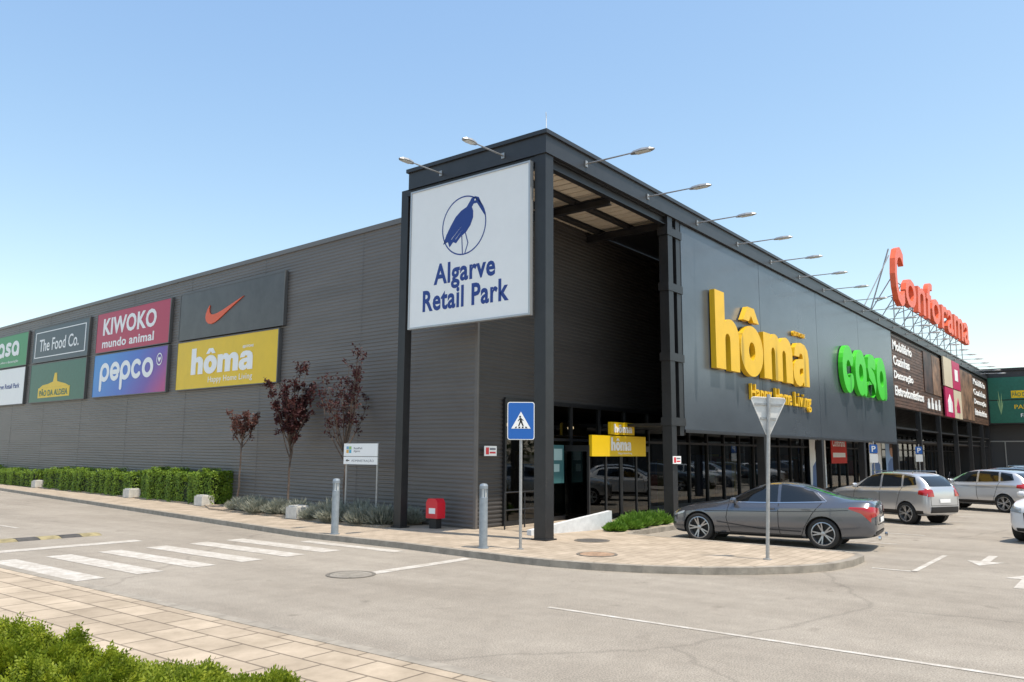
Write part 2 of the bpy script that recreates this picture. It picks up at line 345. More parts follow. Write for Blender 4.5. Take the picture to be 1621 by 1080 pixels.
# ------------------------------------------------------------ building
bd=thing('retail_building','long dark grey corrugated metal retail building with glazed shopfronts','building',(0,0,0))
def roofz(y): return 8.88+.0262*(y-6)
prof=[];zz=.1;pitch=.112
while zz<8.78:
    prof+= [(zz,0),(zz+.036,0),(zz+.056,.017),(zz+.092,.017)];zz+=pitch
def ribwall(b,A,Bp,n,topA,topB,mt):
    A=Vector(A);Bp=Vector(Bp);n=Vector(n).normalized()
    vs=[];H=prof[-1][0]
    for (zv,o) in prof:
        f=zv/H
        vs.append((A.x+n.x*o,A.y+n.y*o,f*topA));vs.append((Bp.x+n.x*o,Bp.y+n.y*o,f*topB))
    b.add(vs,[(2*i,2*i+1,2*i+3,2*i+2) for i in range(len(prof)-1)],mt)
ribwall(b:=B(),(wx(2.83),2.83,0),(wx(60),60,0),(-1,.1,0),roofz(2.83),roofz(60),M_wall)
y=8.0
while y<58:
    b.obox((wx(y)-.018,y,roofz(y)/2),(.003,0,0),(0,.010,0),(0,0,roofz(y)/2-.06),M_wall);y+=6.0
b.obj('side_wall',bd)
b=B();A=(wx(2.80),2.80);C2=(wx(60),60)
for (o,z0,z1) in ((.06,-.02,.14),):
    v=[]
    for (x,y) in (A,C2):
        for dx in (-o,.3):
            for dz in (z0,z1): v.append((x+dx,y,roofz(y)+dz))
    b.add(v,[(0,1,5,4),(2,6,7,3),(1,3,7,5),(0,4,6,2),(0,2,3,1),(4,5,7,6)],M_wall)
b.box(wx(2.83)-.04,wx(2.83)+.04,2.78,2.87,.1,8.75,M_wall)
b.obj('wall_trim',bd)
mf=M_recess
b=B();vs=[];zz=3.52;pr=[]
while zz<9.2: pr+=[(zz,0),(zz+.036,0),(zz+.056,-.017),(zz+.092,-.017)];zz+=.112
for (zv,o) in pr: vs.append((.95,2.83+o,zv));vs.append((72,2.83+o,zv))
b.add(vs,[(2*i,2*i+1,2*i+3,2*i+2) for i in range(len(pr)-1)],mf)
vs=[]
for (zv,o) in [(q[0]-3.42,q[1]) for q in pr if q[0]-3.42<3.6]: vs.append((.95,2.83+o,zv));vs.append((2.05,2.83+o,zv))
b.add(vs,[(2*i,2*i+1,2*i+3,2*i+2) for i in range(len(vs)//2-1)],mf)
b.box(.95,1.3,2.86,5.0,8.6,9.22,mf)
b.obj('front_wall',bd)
b=B();b.add([(1,2.9,8.7),(72,2.9,8.7),(72,60,8.9),(6.6,60,8.9)],[(0,1,2,3)],M_fascia);b.obj('main_roof',bd)
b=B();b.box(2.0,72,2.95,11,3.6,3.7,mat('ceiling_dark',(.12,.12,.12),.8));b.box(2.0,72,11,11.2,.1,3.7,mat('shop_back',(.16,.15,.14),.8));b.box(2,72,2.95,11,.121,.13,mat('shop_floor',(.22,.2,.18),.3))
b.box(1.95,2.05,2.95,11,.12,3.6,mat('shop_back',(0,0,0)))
b.obj('shop_interior',bd)
b=B();b.add([(2.1,2.80,.2),(71,2.80,.2),(71,2.80,3.5),(2.1,2.80,3.5)],[(0,1,2,3)],M_glass);b.obj('shop_window',bd)
b=B()
x=2.05
while x<71:
    b.box(x-.035,x+.035,2.73,2.86,.12,3.52,M_dark);x+=1.62
b.box(2.05,71,2.735,2.865,3.45,3.56,M_dark);b.box(2.05,71,2.735,2.865,.12,.24,M_dark);b.box(2.05,71,2.74,2.86,2.42,2.5,M_dark)
b.obj('window_frame',bd)
cols=[(.6,.55,.5),(.5,.1,.06),(.1,.3,.35),(.55,.45,.1),(.1,.12,.2),(.6,.6,.58),(.3,.18,.1)]
b=B()
for i in range(150):
    x=U(2.6,60);y=U(3.6,8.5);h=U(.5,2.0);w=U(.3,1.3);c=random.choice(cols)
    b.box(x-w/2,x+w/2,y-.25,y+.25,.14,.14+h,mat('stock_%d'%cols.index(c),c,.6))
b.obj('shop_stock',bd,kind='stuff')
ml=mat('warm_lamp',(1,.72,.4),.5,emit=2.5)
for i in range(9):
    b=B();x=2.9+i*1.1+U(-.3,.3);y=U(3.8,6);zc=U(2.6,3.1);b.lathe((x,y,zc),(0,0,1),[(-.05,.005),(-.035,.04),(.02,.055),(.06,.02)],8,ml);b.cyl((x,y,zc),(x,y,3.6),.006,.006,4,M_blk);b.obj('ceiling_lamp',bd)
b=B()
for (x0,x1) in ((4.9,8.6),):
    b.box(x0,x1,1.9,2.74,2.12,2.3,M_dark)
    for x in (x0,x0+.95,x0+1.80,x0+1.88,x0+2.8,x1-.07): b.box(x,x+.07,1.9,1.97,.12,2.12,M_dark)
    b.box(x0,x0+.06,2.0,2.74,.12,2.12,M_glass);b.box(x1-.06,x1,2.0,2.74,.12,2.12,M_glass)
    b.box(x0+.07,x1-.07,1.93,1.94,.16,2.1,M_glass)
b.obj('entrance_porch',bd)
cp=thing('entrance_canopy','tall open dark steel corner canopy with slatted pale soffit','canopy')
def ibeam(b,p,q,h,w,mt):
    p=Vector(p);q=Vector(q);d=(q-p);L=d.length;d.normalize();s=Vector((-d.y,d.x,0));up=Vector((0,0,1));c=(p+q)/2
    b.obox(c+up*(h/2-.012),d*L/2,s*w/2,up*.012,mt);b.obox(c-up*(h/2-.012),d*L/2,s*w/2,up*.012,mt);b.obox(c,d*L/2,s*.012,up*(h/2-.024),mt)
b=B();b.box(-.16,.16,-.16,.16,.12,9.2,M_dark);b.box(-.21,.21,-.21,.21,.12,.15,M_dark);b.obj('corner_pillar',cp)
b=B();b.box(-.12,.12,4.48,4.74,.12,9.2,M_dark);b.box(-.17,.17,4.43,4.79,.12,.15,M_dark);b.obj('side_pillar',cp)
b=B();b.box(6.15,6.45,-.15,.15,.12,9.2,M_dark);b.box(6.72,6.98,-.13,.13,2.6,9.2,M_dark)
for zc in (3.0,4.9,7.0,8.7): b.box(6.1,7.05,-.17,.17,zc-.12,zc+.12,M_dark)
b.obj('middle_pillar',cp)
b=B();b.box(-.20,72,-.20,-.08,9.16,9.66,M_fascia);b.box(-.26,72,-.26,-.03,9.62,9.72,M_fascia)
b.box(-.20,-.08,-.08,4.40,9.16,9.66,M_fascia);b.box(-.26,-.03,-.03,4.45,9.622,9.722,M_fascia);b.box(-.08,1.2,4.32,4.40,9.16,9.66,M_fascia)
b.box(-.15,-.09,-.1,4.5,9.0,9.15,M_dark)
b.obj('fascia',cp)
b=B();x=-.1
while x<7.4:
    b.box(x,x+.30,-.1,2.8,9.17,9.19,M_soff);b.box(x+.30,x+.36,-.1,2.8,9.20,9.22,M_soff);x+=.36
b.box(-.1,.95,2.8,4.3,9.15,9.18,M_soff);b.obj('soffit',cp)
b=B();b.box(-.1,72,-.1,3.0,9.23,9.55,M_fascia);b.box(-.1,1.3,3.0,4.3,9.23,9.55,M_fascia);b.obj('canopy_roof',cp)
b=B()
ibeam(b,(.17,0,9.02),(72,0,9.02),.26,.18,M_dark);ibeam(b,(0,.17,9.02),(0,4.4,9.02),.26,.18,M_dark)
for y in (1.25,2.3): ibeam(b,(.1,y,9.07),(7.2,y,9.07),.16,.11,M_dark)
for x in (3.25,6.3): ibeam(b,(x,.1,8.92),(x,2.78,8.92),.24,.16,M_dark)
b.obj('roof_beam',cp)
fp=thing('facade_cladding','smooth blue grey metal facade panels hung above shopfronts','cladding')
seams=[7.1,13.6,20.3,27.0,34.0]
for i in range(4):
    b=B();b.box(seams[i]+.012,seams[i+1]-.012,-.10,0.02,2.78,9.14,M_panel)
    b.box(seams[i]+.012,seams[i+1]-.012,-.125,.03,2.70,2.79,M_fascia);b.obj('panel',fp)
b=B();b.box(7.1,34,.03,.2,2.9,9.1,M_dark)
for x in seams: b.box(x-.02,x+.02,-.085,.03,2.78,9.13,M_dark)
b.obj('backing_frame',fp)
b=B();b.box(7.1,72,.2,2.75,2.9,3.0,M_dark);b.obj('underside',fp)
bp_=thing('brown_cladding','brown slatted cladding band above distant shopfronts','cladding')
b=B();zz=4.85
while zz<9.0: b.box(34.1,71,-.06,.05,zz,zz+.17,M_brown);zz+=.19
b.box(34.1,71,.06,.2,4.8,9.15,M_blk);b.obj('slats',bp_)
b=B();b.box(34.1,71,.0,2.7,3.6,3.7,M_dark);b.obj('underside',bp_)
for i,x in enumerate([13.6,20.3,27.0,34.0,40.5,47,53.5,60,66.5]):
    b=B();b.box(x-.16,x+.16,-.14,.14,.12,(2.69 if x<=34 else 4.79),M_dark);b.box(x-.2,x+.2,-.18,.18,.12,.15,M_dark);b.obj('facade_pillar',label='dark steel pillar under the shop facade band',category='pillar',group='dark steel facade pillars')
wg=thing('far_wing','low dark wing of the retail park with green sign band','building')
b=B();b.box(71.2,90,-45,6,5,9.9,M_fascia);b.box(71.0,90,-45,6,9.9,10.15,M_dark);b.obj('upper_wall',wg)
b=B();b.box(73.5,90,-45,6,.1,5,mat('wing_dark_wall',(.05,.05,.055),.5));b.obj('lower_wall',wg)  # one dark colour for the glazing and interior below the sign band
for y in range(-45,6,5): b=B();b.box(71.2,71.5,y,y+.3,0,5,M_dark);b.obj('wing_pillar',wg)
b=B()
for y in range(-45,6,2): b.box(73.4,73.5,y,y+.08,.1,3.4,M_galv)
b.box(73.4,73.5,-45,5.1,3.4,3.5,M_galv);b.obj('wing_window_frame',wg)
gg=mat('sign_deep_green',(.012,.13,.085),.45,noise=.1)
e=thing('shop_sign','deep green bakery sign with leaf drawing on dark wing','sign')
pl=rectplane((71.15,-.2,5.1),(0,-1,0),9.0,4.2,(-1,0,0))
b=B();slab(b,pl,0,1,0,.49,0,.08,gg);b.obj('board',e);b=B();slab(b,pl,0,1,.51,1,0,.08,gg);b.obj('board',e)
b=B();slab(b,pl,.20,.50,.54,.70,.085,.10,M_sy);b.obj('yellow_label',e)
b=B();text(b,pl,'PÃO DA ALDEIA',.21,.49,.57,.68,.10,.11,gg,.01);b.obj('lettering',e);b=B();text(b,pl,'PADARIA',.22,.5,.3,.39,.085,.1,M_sy,.01);b.obj('lettering',e);b=B();text(b,pl,'FABRICO',.27,.5,.12,.2,.085,.1,M_sw,.01);b.obj('lettering',e)
b=B()
for a,L in ((66,.45),(80,.65),(98,.72),(112,.5)):
    cx,cy=.10,.18;r=math.radians(a);tx,ty=cx+math.cos(r)*L*.13,cy+math.sin(r)*L*.75;mx_,my_=(cx*.4+tx*.6),(cy*.4+ty*.6);w=.005
    poly2(b,pl,[(cx,cy),(mx_+w,my_),(tx,ty),(mx_-w,my_)],.085,.086,mat('leaf_print',(.30,.48,.22),.5))
b.obj('leaf_emblem',e)

# ------------------------------------------------------------ floodlights
e=thing('floodlight','grey arm floodlight bracketed off the roof fascia','floodlight',(1.55,-.2,9.38),0,'arm floodlights along the roof edge')
b=B();b.cyl((0,.02,0),(0,-1.4,-.02),.024,.018,8,M_galv);b.box(-.05,.05,-.03,.02,-.08,.08,M_galv);b.obj('arm',e)
b=B();hd=[(-1.30,.040,.03),(-1.42,.10,.055),(-1.65,.13,.065),(-1.85,.10,.05),(-1.95,.03,.02)]
for i in range(len(hd)-1):
    y0,w0,h0=hd[i];y1,w1,h1=hd[i+1]
    v=[(-w0,y0,-.05),(w0,y0,-.05),(w0*.7,y0,-.05+h0),(-w0*.7,y0,-.05+h0),(-w1,y1,-.05),(w1,y1,-.05),(w1*.7,y1,-.05+h1),(-w1*.7,y1,-.05+h1)]
    b.add(v,[(0,4,5,1),(1,5,6,2),(2,6,7,3),(3,7,4,0),(0,1,2,3),(4,7,6,5)],M_galv)
b.obj('lamp_head',e)
b=B();b.box(-.08,.08,-1.82,-1.46,-.072,-.052,mat('lamp_lens',(.6,.62,.6),.2));b.obj('lens',e)
for i in range(1,21): clone(e,(1.55+3.28*i,-.2,9.38))
for yy in (1.10,3.2):
    c=clone(e,(-.2,yy,9.36),-math.pi/2);c.scale=(.9,.78,.9)
b=B();b.cyl((-.12,-.15,9.7),(-.12,-.15,10.05),.012,.01,6,M_sw);b.cyl((-.12,-.15,10.05),(-.2,-.2,10.15),.01,.008,6,M_sw)
b.obj('corner_aerial',label='thin white rod on the roof corner',category='aerial')

# ------------------------------------------------------------ billboard
e=thing('corner_billboard','large white square billboard with blue stork emblem hung between pillars','billboard')
pl=rectplane((-.22,4.22,5.26),(0,-1,0),4.02,3.76,(-1,0,0))
b=B();slab(b,pl,0.012,.988,.012,.988,-.04,.05,M_sw);b.obj('board',e)
b=B()
for q in ((0,.012,0,1),(.988,1,0,1),(.012,.988,0,.012),(.012,.988,.988,1)): slab(b,pl,*q,-.06,.07,mat('aluminium_frame',(.45,.46,.47),.4,metal=.5))
b.obj('frame',e)
def bird(b,pl,cu,cv,ru,rv,d,mt,mw):
    T=lambda x,y:(cu+x*ru,cv+y*rv)
    n=48
    poly2(b,pl,[T(math.cos(2*math.pi*i/n),math.sin(2*math.pi*i/n)) for i in range(n)],d,d,mt,[[T(.955*math.cos(2*math.pi*i/n),.955*math.sin(2*math.pi*i/n)) for i in range(n)]])
    body=[(.50,.90),(.34,.86),(.24,.74),(.12,.60),(-.12,.52),(-.38,.34),(-.60,.07),(-.80,-.22),(-.94,-.52),(-.72,-.46),(-.64,-.66),(-.47,-.50),(-.34,-.56),(-.14,-.38),(.12,-.24),(.30,-.05),(.42,.2),(.42,.42),(.36,.56),(.44,.66),(.58,.66),(.86,.28),(.98,.12),(.80,.58),(.66,.84)]
    poly2(b,pl,[T(*p) for p in body],d,d,mt)
    for (a,c) in (((-.05,.02),(-.56,-.40)),((-.05,-.14),(-.36,-.42))):
        w=.014;dx,dy=c[0]-a[0],c[1]-a[1];l=math.hypot(dx,dy);nx,ny=-dy/l*w/2,dx/l*w/2
        poly2(b,pl,[T(*a),T(c[0]-nx,c[1]-ny),T(c[0]+nx,c[1]+ny)],d+.002,d+.002,mw)
    for (p,q) in (((-.08,-.35),(-.04,-.96)),((.08,-.26),(.20,-.62)),((.20,-.62),(.06,-.98))):
        poly2(b,pl,[T(p[0]-.02,p[1]),T(q[0]-.02,q[1]),T(q[0]+.02,q[1]),T(p[0]+.02,p[1])],d+.001,d+.001,mt)
    poly2(b,pl,[T(.50+.035*math.cos(t*.785),.78+.035*math.sin(t*.785)) for t in range(8)],d+.002,d+.002,mw)
b=B();bird(b,pl,.475,.67,.185,.205,.053,M_blue,M_sw);b.obj('bird_emblem',e)
b=B();text(b,pl,'Algarve',.225,.735,.245,.435,.052,.056,M_blue,.028,space=1.08);b.obj('lettering',e);b=B();text(b,pl,'Retail Park',.13,.84,.11,.26,.052,.056,M_blue,.028,space=1.08);b.obj('lettering',e)

# ------------------------------------------------------------ facade letters
FU=(1,0,0);FN=(0,-1,0)
e=thing('shop_letters','huge yellow three dimensional shop letters on blue grey facade','sign')
pl=rectplane((9.05,-.12,4.76),FU,9.3,2.62,FN)
heavyword(None,pl,'ho^ma',0,1,0,1,.02,.20,M_ly,.035,parent=e)
b=B();text(b,pl,'@STORE',.84,1.0,.78,.86,.0,.1,M_ly,.0);b.obj('small_lettering',e)
pl2=rectplane((12.2,-.12,3.80),FU,6.6,.74,FN)
for t,u0,u1 in (('Happy',0,.31),('Home',.365,.64),('Living',.69,1)): b=B();text(b,pl2,t,u0,u1,0 if t!='Home' else .22,1,.0,.09,M_ly,.014,space=1.05);b.obj('tagline',e)
e=thing('shop_letters','green three dimensional lowercase shop letters on blue grey facade','sign')
pl=rectplane((23.15,-.12,4.95),FU,8.1,2.25,FN)
casaword(None,pl,0,1,0,1,.02,.22,M_lg,.31,parent=e)
e=thing('rooftop_letters','orange red cursive rooftop letters on steel scaffold','sign')
pl=rectplane((34.7,-.1,10.8),FU,25.9,3.7,FN)
b=B();text(b,pl,'C',0,.092,0.02,1.0,0,.3,M_lo,.018,shear=.08);b.obj('letter',e);b=B();text(b,pl,'onforama',.10,1,.10,.82,0,.3,M_lo,.014,shear=.12,space=1.04);b.obj('lettering',e)
b=B()
for x in [35.6+2.6*i for i in range(10)]:
    b.cyl((x,-.02,9.7),(x,-.02,12.6),.035,.035,6,M_galv);b.cyl((x,1.9,9.7),(x,0,12.6),.03,.03,6,M_galv);b.cyl((x,-.0,11.5),(x,1.0,11.2),.025,.025,6,M_galv)
for zc in (11.3,12.5): b.cyl((35.2,-.02,zc),(60.6,-.02,zc),.035,.035,6,M_galv)
b.cyl((35.0,1.4,9.8),(35.0,-.05,14.2),.04,.04,6,M_galv);b.cyl((33.0,1.4,9.8),(35.0,-.05,13.8),.03,.03,6,M_galv)
b.obj('scaffold',e)
e=thing('facade_board','white product words and brown prints on slatted cladding','sign')
pl=rectplane((34.3,-.08,5.0),FU,8,4,FN)
for i,(t,w) in enumerate((('Mobiliário',.62),('Cozinhas',.52),('Decoração',.62),('Eletrodomésticos',.98))): b=B();text(b,pl,t,0,w,.78-.22*i,.92-.22*i,0,.03,M_sw,.022);b.obj('lettering',e)
for i in range(4): b=B();slab(b,pl,1.12+i*.15,1.20+i*.15,.04,.14,0,.05,M_sw);slab(b,pl,1.14+i*.15,1.18+i*.15,.139,.20+.03*(i%2),0,.05,M_sw);b.obj('pictogram',e)
pr1=mat('print_room_scene',(.20,.115,.07),.5,noise=.7,nscale=.9);pr2=mat('print_dark_scene',(.06,.032,.024),.5,noise=.7,nscale=1.2)
for (u0,u1,v0,v1,mm) in ((1.05,1.38,.30,.98,pr2),(1.40,1.74,.30,.98,pr1)):
    b=B();slab(b,pl,u0,u1,v0,v1,0,.03,mm);b.obj('printed_picture',e)
e=thing('facade_board','magenta and beige chequered square panels on brown cladding','sign')
pl=rectplane((48.6,-.2,4.85),FU,6.6,4.3,FN);mg=mat('print_magenta',(.50,.015,.10),.45);bg=mat('print_beige',(.62,.53,.38),.5)
for q,mm in (((0,.49,.51,1),bg),((.51,1,.51,1),mg),((0,.49,0,.49),mg),((.51,1,0,.49),bg)):
    b=B();slab(b,pl,*q,0,.1,mm);b.obj('board',e)
b=B();poly2(b,pl,[(.12,.08),(.37,.08),(.37,.25),(.245,.38),(.12,.25)],.1,.12,M_sw);b.obj('pictogram',e)
b=B();poly2(b,pl,[(.65,.1),(.85,.1),(.85,.2),(.75,.36),(.65,.2)],.1,.12,mg);b.obj('pictogram',e);b=B();slab(b,pl,.65,.85,.66,.86,.1,.12,M_sw);b.obj('pictogram',e)
e=thing('facade_board','second white word list on brown slatted cladding','sign')
pl=rectplane((63,-.08,5.2),FU,7,3.8,FN)
for i,t in enumerate(('Mobiliário','Cozinhas','Decoração','Eletrodomésticos')): b=B();text(b,pl,t,0,.95,.78-.23*i,.92-.23*i,0,.04,M_sw,.015);b.obj('lettering',e)
pl=rectplane((55.6,-.08,5.0),FU,7,3.9,FN);b=B();slab(b,pl,0,1,0,1,0,.03,pr1);b.obj('printed_picture',e)
def yellow_plate(o,w,h,lab,tag):
    e=thing('entrance_sign',lab,'sign');pl=rectplane(o,FU,w,h,FN)
    b=B();slab(b,pl,0,1,0,1,-.06,.04,M_sy);b.obj('board',e)
    b=B()
    if tag: heavyword(b,pl,'ho^ma',.33,.70,.27,.92,.045,.055,M_sw,.05);text(b,pl,'Happy Home Living',.46,.72,.08,.2,.045,.05,M_sw,.0)
    else: heavyword(b,pl,'ho^ma',.12,.88,.16,.86,.045,.055,M_sw,.05)
    b.obj('lettering',e)
yellow_plate((4.95,1.86,1.98),3.25,.62,'yellow rectangular shop sign above the entrance doors',True)
yellow_plate((6.1,1.9,2.64),1.45,.38,'small yellow sign plate above the entrance sign',False)

# ------------------------------------------------------------ wall signs
def zb(y): return 4.47+.0125*(y-12.7)
def zm(y): return 6.40+.0245*(y-12.7)
def zt(y): return 8.35+.0285*(y-12.7)
wn=Vector((-1,.1,0)).normalized()
def wsign(ya,yb,row,mt,label):
    f0,f1=(zm,zt) if row else (zb,zm)
    g0=.07 if row else 0;g1=0 if row else -.07
    pl=Plane((wx(ya),ya,f0(ya)+g0),(wx(yb),yb,f0(yb)+g0),(wx(ya),ya,f1(ya)+g1),(wx(yb),yb,f1(yb)+g1),wn)
    e=thing('wall_sign',label,'sign')
    b=B();slab(b,pl,0,1,0,1,.03,.14,mt);b.obj('board',e)
    b=B();fr=mat('sign_edge_frame',(.10,.10,.10),.5)
    for q in ((-.008,0,-.02,1.02),(1,1.008,-.02,1.02),(0,1,-.02,0),(0,1,1,1.02)): slab(b,pl,*q,.02,.15,fr)
    b.obj('frame',e)
    return e,pl
D0,D1=.142,.15
e,pl=wsign(20.68,12.68,0,M_sy,'yellow rectangular shop sign on grey corrugated wall')
b=B();heavyword(b,pl,'ho^ma',.17,.79,.28,.84,D0,.16,M_sw,.05);text(b,pl,'Happy Home Living',.36,.79,.07,.22,D0,D1,M_sw,.0,space=1.05);text(b,pl,'@STORE',.69,.79,.715,.775,D0,D1,M_sw,.02);b.obj('lettering',e)
e,pl=wsign(20.68,12.45,1,mat('print_charcoal',(.060,.057,.057),.40,noise=.25,nscale=1.2),'charcoal sign with orange red tick emblem on wall')
sw=[(1,1),(.62,.50),(.36,.14),(.26,.04),(.17,0),(.09,.04),(.03,.16),(0,.33),(.01,.52),(.05,.72),(.11,.88),(.10,.7),(.11,.55),(.15,.46),(.22,.42),(.32,.45),(.46,.54)]
b=B();poly2(b,pl,[(.29+x*.37,.24+y*.46) for x,y in sw],D0,D0+.03,mat('print_orange',(.85,.10,.02),.45));b.obj('tick_emblem',e)
e,pl=wsign(30.2,21.7,1,mat('print_crimson',(.50,.01,.075),.45),'crimson pet shop sign with white lettering on wall')
b=B();text(b,pl,'KIWOKO',.10,.84,.42,.86,D0,D1,M_sw,.03,space=1.05);text(b,pl,'mundo animal',.10,.82,.10,.32,D0,D1,M_sw,.022,space=1.05);b.obj('lettering',e)
e,pl=wsign(30.2,21.7,0,pepcomat(),'blue to magenta gradient sign with white lettering on wall')
def pepco(b,u0,u1,v0,v1,w=.24):
    W=5.25;V=1.55;sc=lambda p:(u0+p[0]/W*(u1-u0),v0+(p[1]+.5)/V*(v1-v0))
    def ring(cx):
        poly2(b,pl,[sc(p) for p in arc(cx,.5,.5,.5,0,360,28)[:-1]],D0,D1,M_sw,[[sc(p) for p in arc(cx,.5,.5-w,.5-w,0,360,20)[:-1]]])
    def st(p,dz=.002): poly2(b,pl,[sc(q) for q in stroke(p,w)],D0,D1+dz,M_sw)
    for ox in (0,2.14): st([(ox+w/2,.5),(ox+w/2,-.38)]);ring(ox+.5)
    r=.5-w/2
    st([(1.08+.14,.47),(1.08+.98-w/2,.47)],.003);st(arc(1.58,.5,r,r,0,320,24))
    st(arc(3.72,.5,r,r,45,315,20));ring(4.74)
pepco(b:=B(),.10,.84,.12,.82)
poly2(b,pl,[(.91+.035*math.cos(2*math.pi*i/20),.72+.14*math.sin(2*math.pi*i/20)) for i in range(20)],D1,D1,M_sw,[[(.91+.028*math.cos(2*math.pi*i/20),.72+.112*math.sin(2*math.pi*i/20)) for i in range(20)]])
poly2(b,pl,[(.91,.65),(.93,.73),(.92,.78),(.91,.75),(.90,.78),(.89,.73)],D1,D1,M_sw)
b.obj('lettering',e)
e,pl=wsign(40.4,31.4,1,mat('print_slate',(.035,.065,.09),.45),'slate sign with thin white border and lettering on wall')
b=B();text(b,pl,'The Food Co.',.13,.85,.30,.66,D0,D1,M_sw,.008);b.obj('lettering',e)
b=B()
for q in ((.04,.052,.12,.88),(.948,.96,.12,.88),(.052,.948,.12,.145),(.052,.948,.855,.88)): slab(b,pl,*q,D0,D1,M_sw)
b.obj('border',e)
e,pl=wsign(40.4,31.4,0,gg,'deep green bakery sign with yellow label on wall')
b=B();slab(b,pl,.18,.76,.10,.36,D0,D1,M_sy);b.obj('yellow_label',e);b=B();poly2(b,pl,[(.20,.362),(.74,.362),(.68,.42),(.60,.46),(.53,.50),(.515,.72),(.475,.72),(.455,.50),(.36,.45),(.26,.43)],D0,D1,M_sy);b.obj('village_emblem',e)
b=B();text(b,pl,'PÃO DA ALDEIA',.21,.73,.14,.33,D1,D1+.01,gg,.02,space=1.05);b.obj('lettering',e)
e,pl=wsign(50.6,41.6,1,mat('print_green',(.01,.28,.09),.45),'green shop sign with white lettering on grey wall')
b=B();casaword(b,pl,.12,.82,.32,.80,D0,D1,M_sw,.26);b.obj('lettering',e);b=B();text(b,pl,'casa viva e decoração',.3,.82,.10,.2,D0,D1,M_sw,.0);b.obj('lettering',e)
e,pl=wsign(50.6,41.6,0,M_sw,'white sign with blue retail park lettering on wall')
b=B();bird(b,pl,.15,.5,.09,.30,D1,M_blue,M_sw);b.obj('bird_emblem',e);b=B();text(b,pl,'Algarve Retail Park',.30,.90,.40,.58,D0,D1,M_blue,.01);b.obj('lettering',e)

# ------------------------------------------------------------ street furniture
mbol=mat('bollard_paint',(.28,.32,.36),.4,metal=.3,noise=.12,nscale=8)
e=thing('lamp_bollard','blue grey cylindrical lamp bollard standing on paved kerb edge','bollard',(-2.1+.0,.03,.12),0,'lamp bollards along the kerb')
b=B();b.lathe((0,0,0),(0,0,1),[(0,.12),(.02,.12),(.02,.088),(1.02,.088),(1.03,.07)],20,mbol);b.obj('post',e,smooth=False)
b=B();b.lathe((0,0,0),(0,0,1),[(1.03,.062),(1.2,.062)],16,mat('bollard_lens',(.6,.62,.62),.3))
for i in range(6):
    a=i*math.pi/3;b.box(.075*math.cos(a)-.008,.075*math.cos(a)+.008,.075*math.sin(a)-.008,.075*math.sin(a)+.008,1.02,1.21,mbol)
b.obj('lens',e)
b=B();b.lathe((0,0,0),(0,0,1),[(1.2,.07),(1.2,.09),(1.26,.09),(1.30,.07),(1.315,.001)],20,mbol);b.obj('cap',e)
clone(e,(-2.24,4.52,.12))
camp=Vector((-15,-10.7,0))
def facing(p):
    d=camp-Vector((p[0],p[1],0));return math.atan2(d.y,d.x)+math.pi/2
e=thing('pedestrian_crossing_sign','blue rectangular pedestrian crossing sign on grey pole','traffic sign',(-1.77,-.68,.12),facing((-1.77,-.68)))
b=B();b.cyl((0,.03,0),(0,.03,2.95),.032,.032,12,M_galv);b.lathe((0,.03,0),(0,0,1),[(0,.07),(.015,.07),(.02,.034)],12,M_galv);b.obj('pole',e)
def rrect(w,h,r,n=5):
    p=[]
    for cx,cy,a0 in ((w/2-r,h/2-r,0),(-w/2+r,h/2-r,90),(-w/2+r,-h/2+r,180),(w/2-r,-h/2+r,270)):
        for i in range(n+1):
            a=math.radians(a0+90*i/n);p.append((cx+r*math.cos(a),cy+r*math.sin(a)))
    return p
pl=Plane((0,-.01,2.6),(1,-.01,2.6),(0,-.01,3.6),(1,-.01,3.6),(0,-1,0))
mbl=mat('traffic_blue',(.01,.12,.46),.35)
b=B();poly2(b,pl,rrect(.56,.78,.05),-.01,.0,M_sw);poly2(b,pl,rrect(.56,.78,.05),-.02,-.01,M_galv);b.obj('plate',e)
b=B();poly2(b,pl,rrect(.53,.75,.04),.001,.002,mbl);b.obj('blue_field',e)
b=B();poly2(b,pl,[(-.2,-.16),(.2,-.16),(0,.19)],.003,.004,M_sw);b.obj('white_triangle',e)
b=B()
for pts in ([(-.018+.022*math.cos(i*.785),.085+.022*math.sin(i*.785)) for i in range(8)],[(-.03,.06),(.01,.06),(.02,0),(-.02,-.01)],[(.01,.05),(.055,.01),(.045,.0),(.005,.03)],[(-.03,.05),(-.065,.0),(-.055,-.01),(-.02,.03)],[(-.02,0),(.02,0),(.06,-.11),(.035,-.11)],[(-.02,0),(.01,0),(-.035,-.11),(-.06,-.11)]):
    poly2(b,pl,pts,.005,.006,M_blk)
for k in range(4): poly2(b,pl,[(-.13+k*.075,-.15),(-.09+k*.075,-.15),(-.08+k*.065,-.12),(-.11+k*.065,-.12)],.005,.006,M_blk)
b.obj('walking_figure',e)
e=thing('give_way_sign','grey back of inverted triangular give way sign on pole','traffic sign',(-.02,-5.13,.12),facing((-.02,-5.13))+.25)
b=B();b.cyl((0,0,0),(0,0,3.08),.034,.034,12,M_galv);b.lathe((0,0,0),(0,0,1),[(0,.08),(.015,.08),(.02,.036)],12,M_galv);b.obj('pole',e)
pl=Plane((0,.045,2.68),(1,.045,2.68),(0,.045,3.68),(1,.045,3.68),(0,-1,0));mgb=mat('sign_back_grey',(.70,.69,.66),.5,noise=.1,nscale=5)
T=[(0.0,-.38),(.035,-.36),(.315,.28),(.315,.32),(.285,.34),(-.285,.34),(-.315,.32),(-.315,.28),(-.035,-.36)]
b=B();poly2(b,pl,T,-.01,.0,mgb);poly2(b,pl,[(x*.97,y*.97) for x,y in T],-.012,-.011,M_sw)
for q in range(len(T)):
    p0,p1=T[q],T[(q+1)%len(T)];b.cyl(pl.P(*p0,.012),pl.P(*p1,.012),.010,.010,6,mgb)
b.obj('triangular_plate',e)
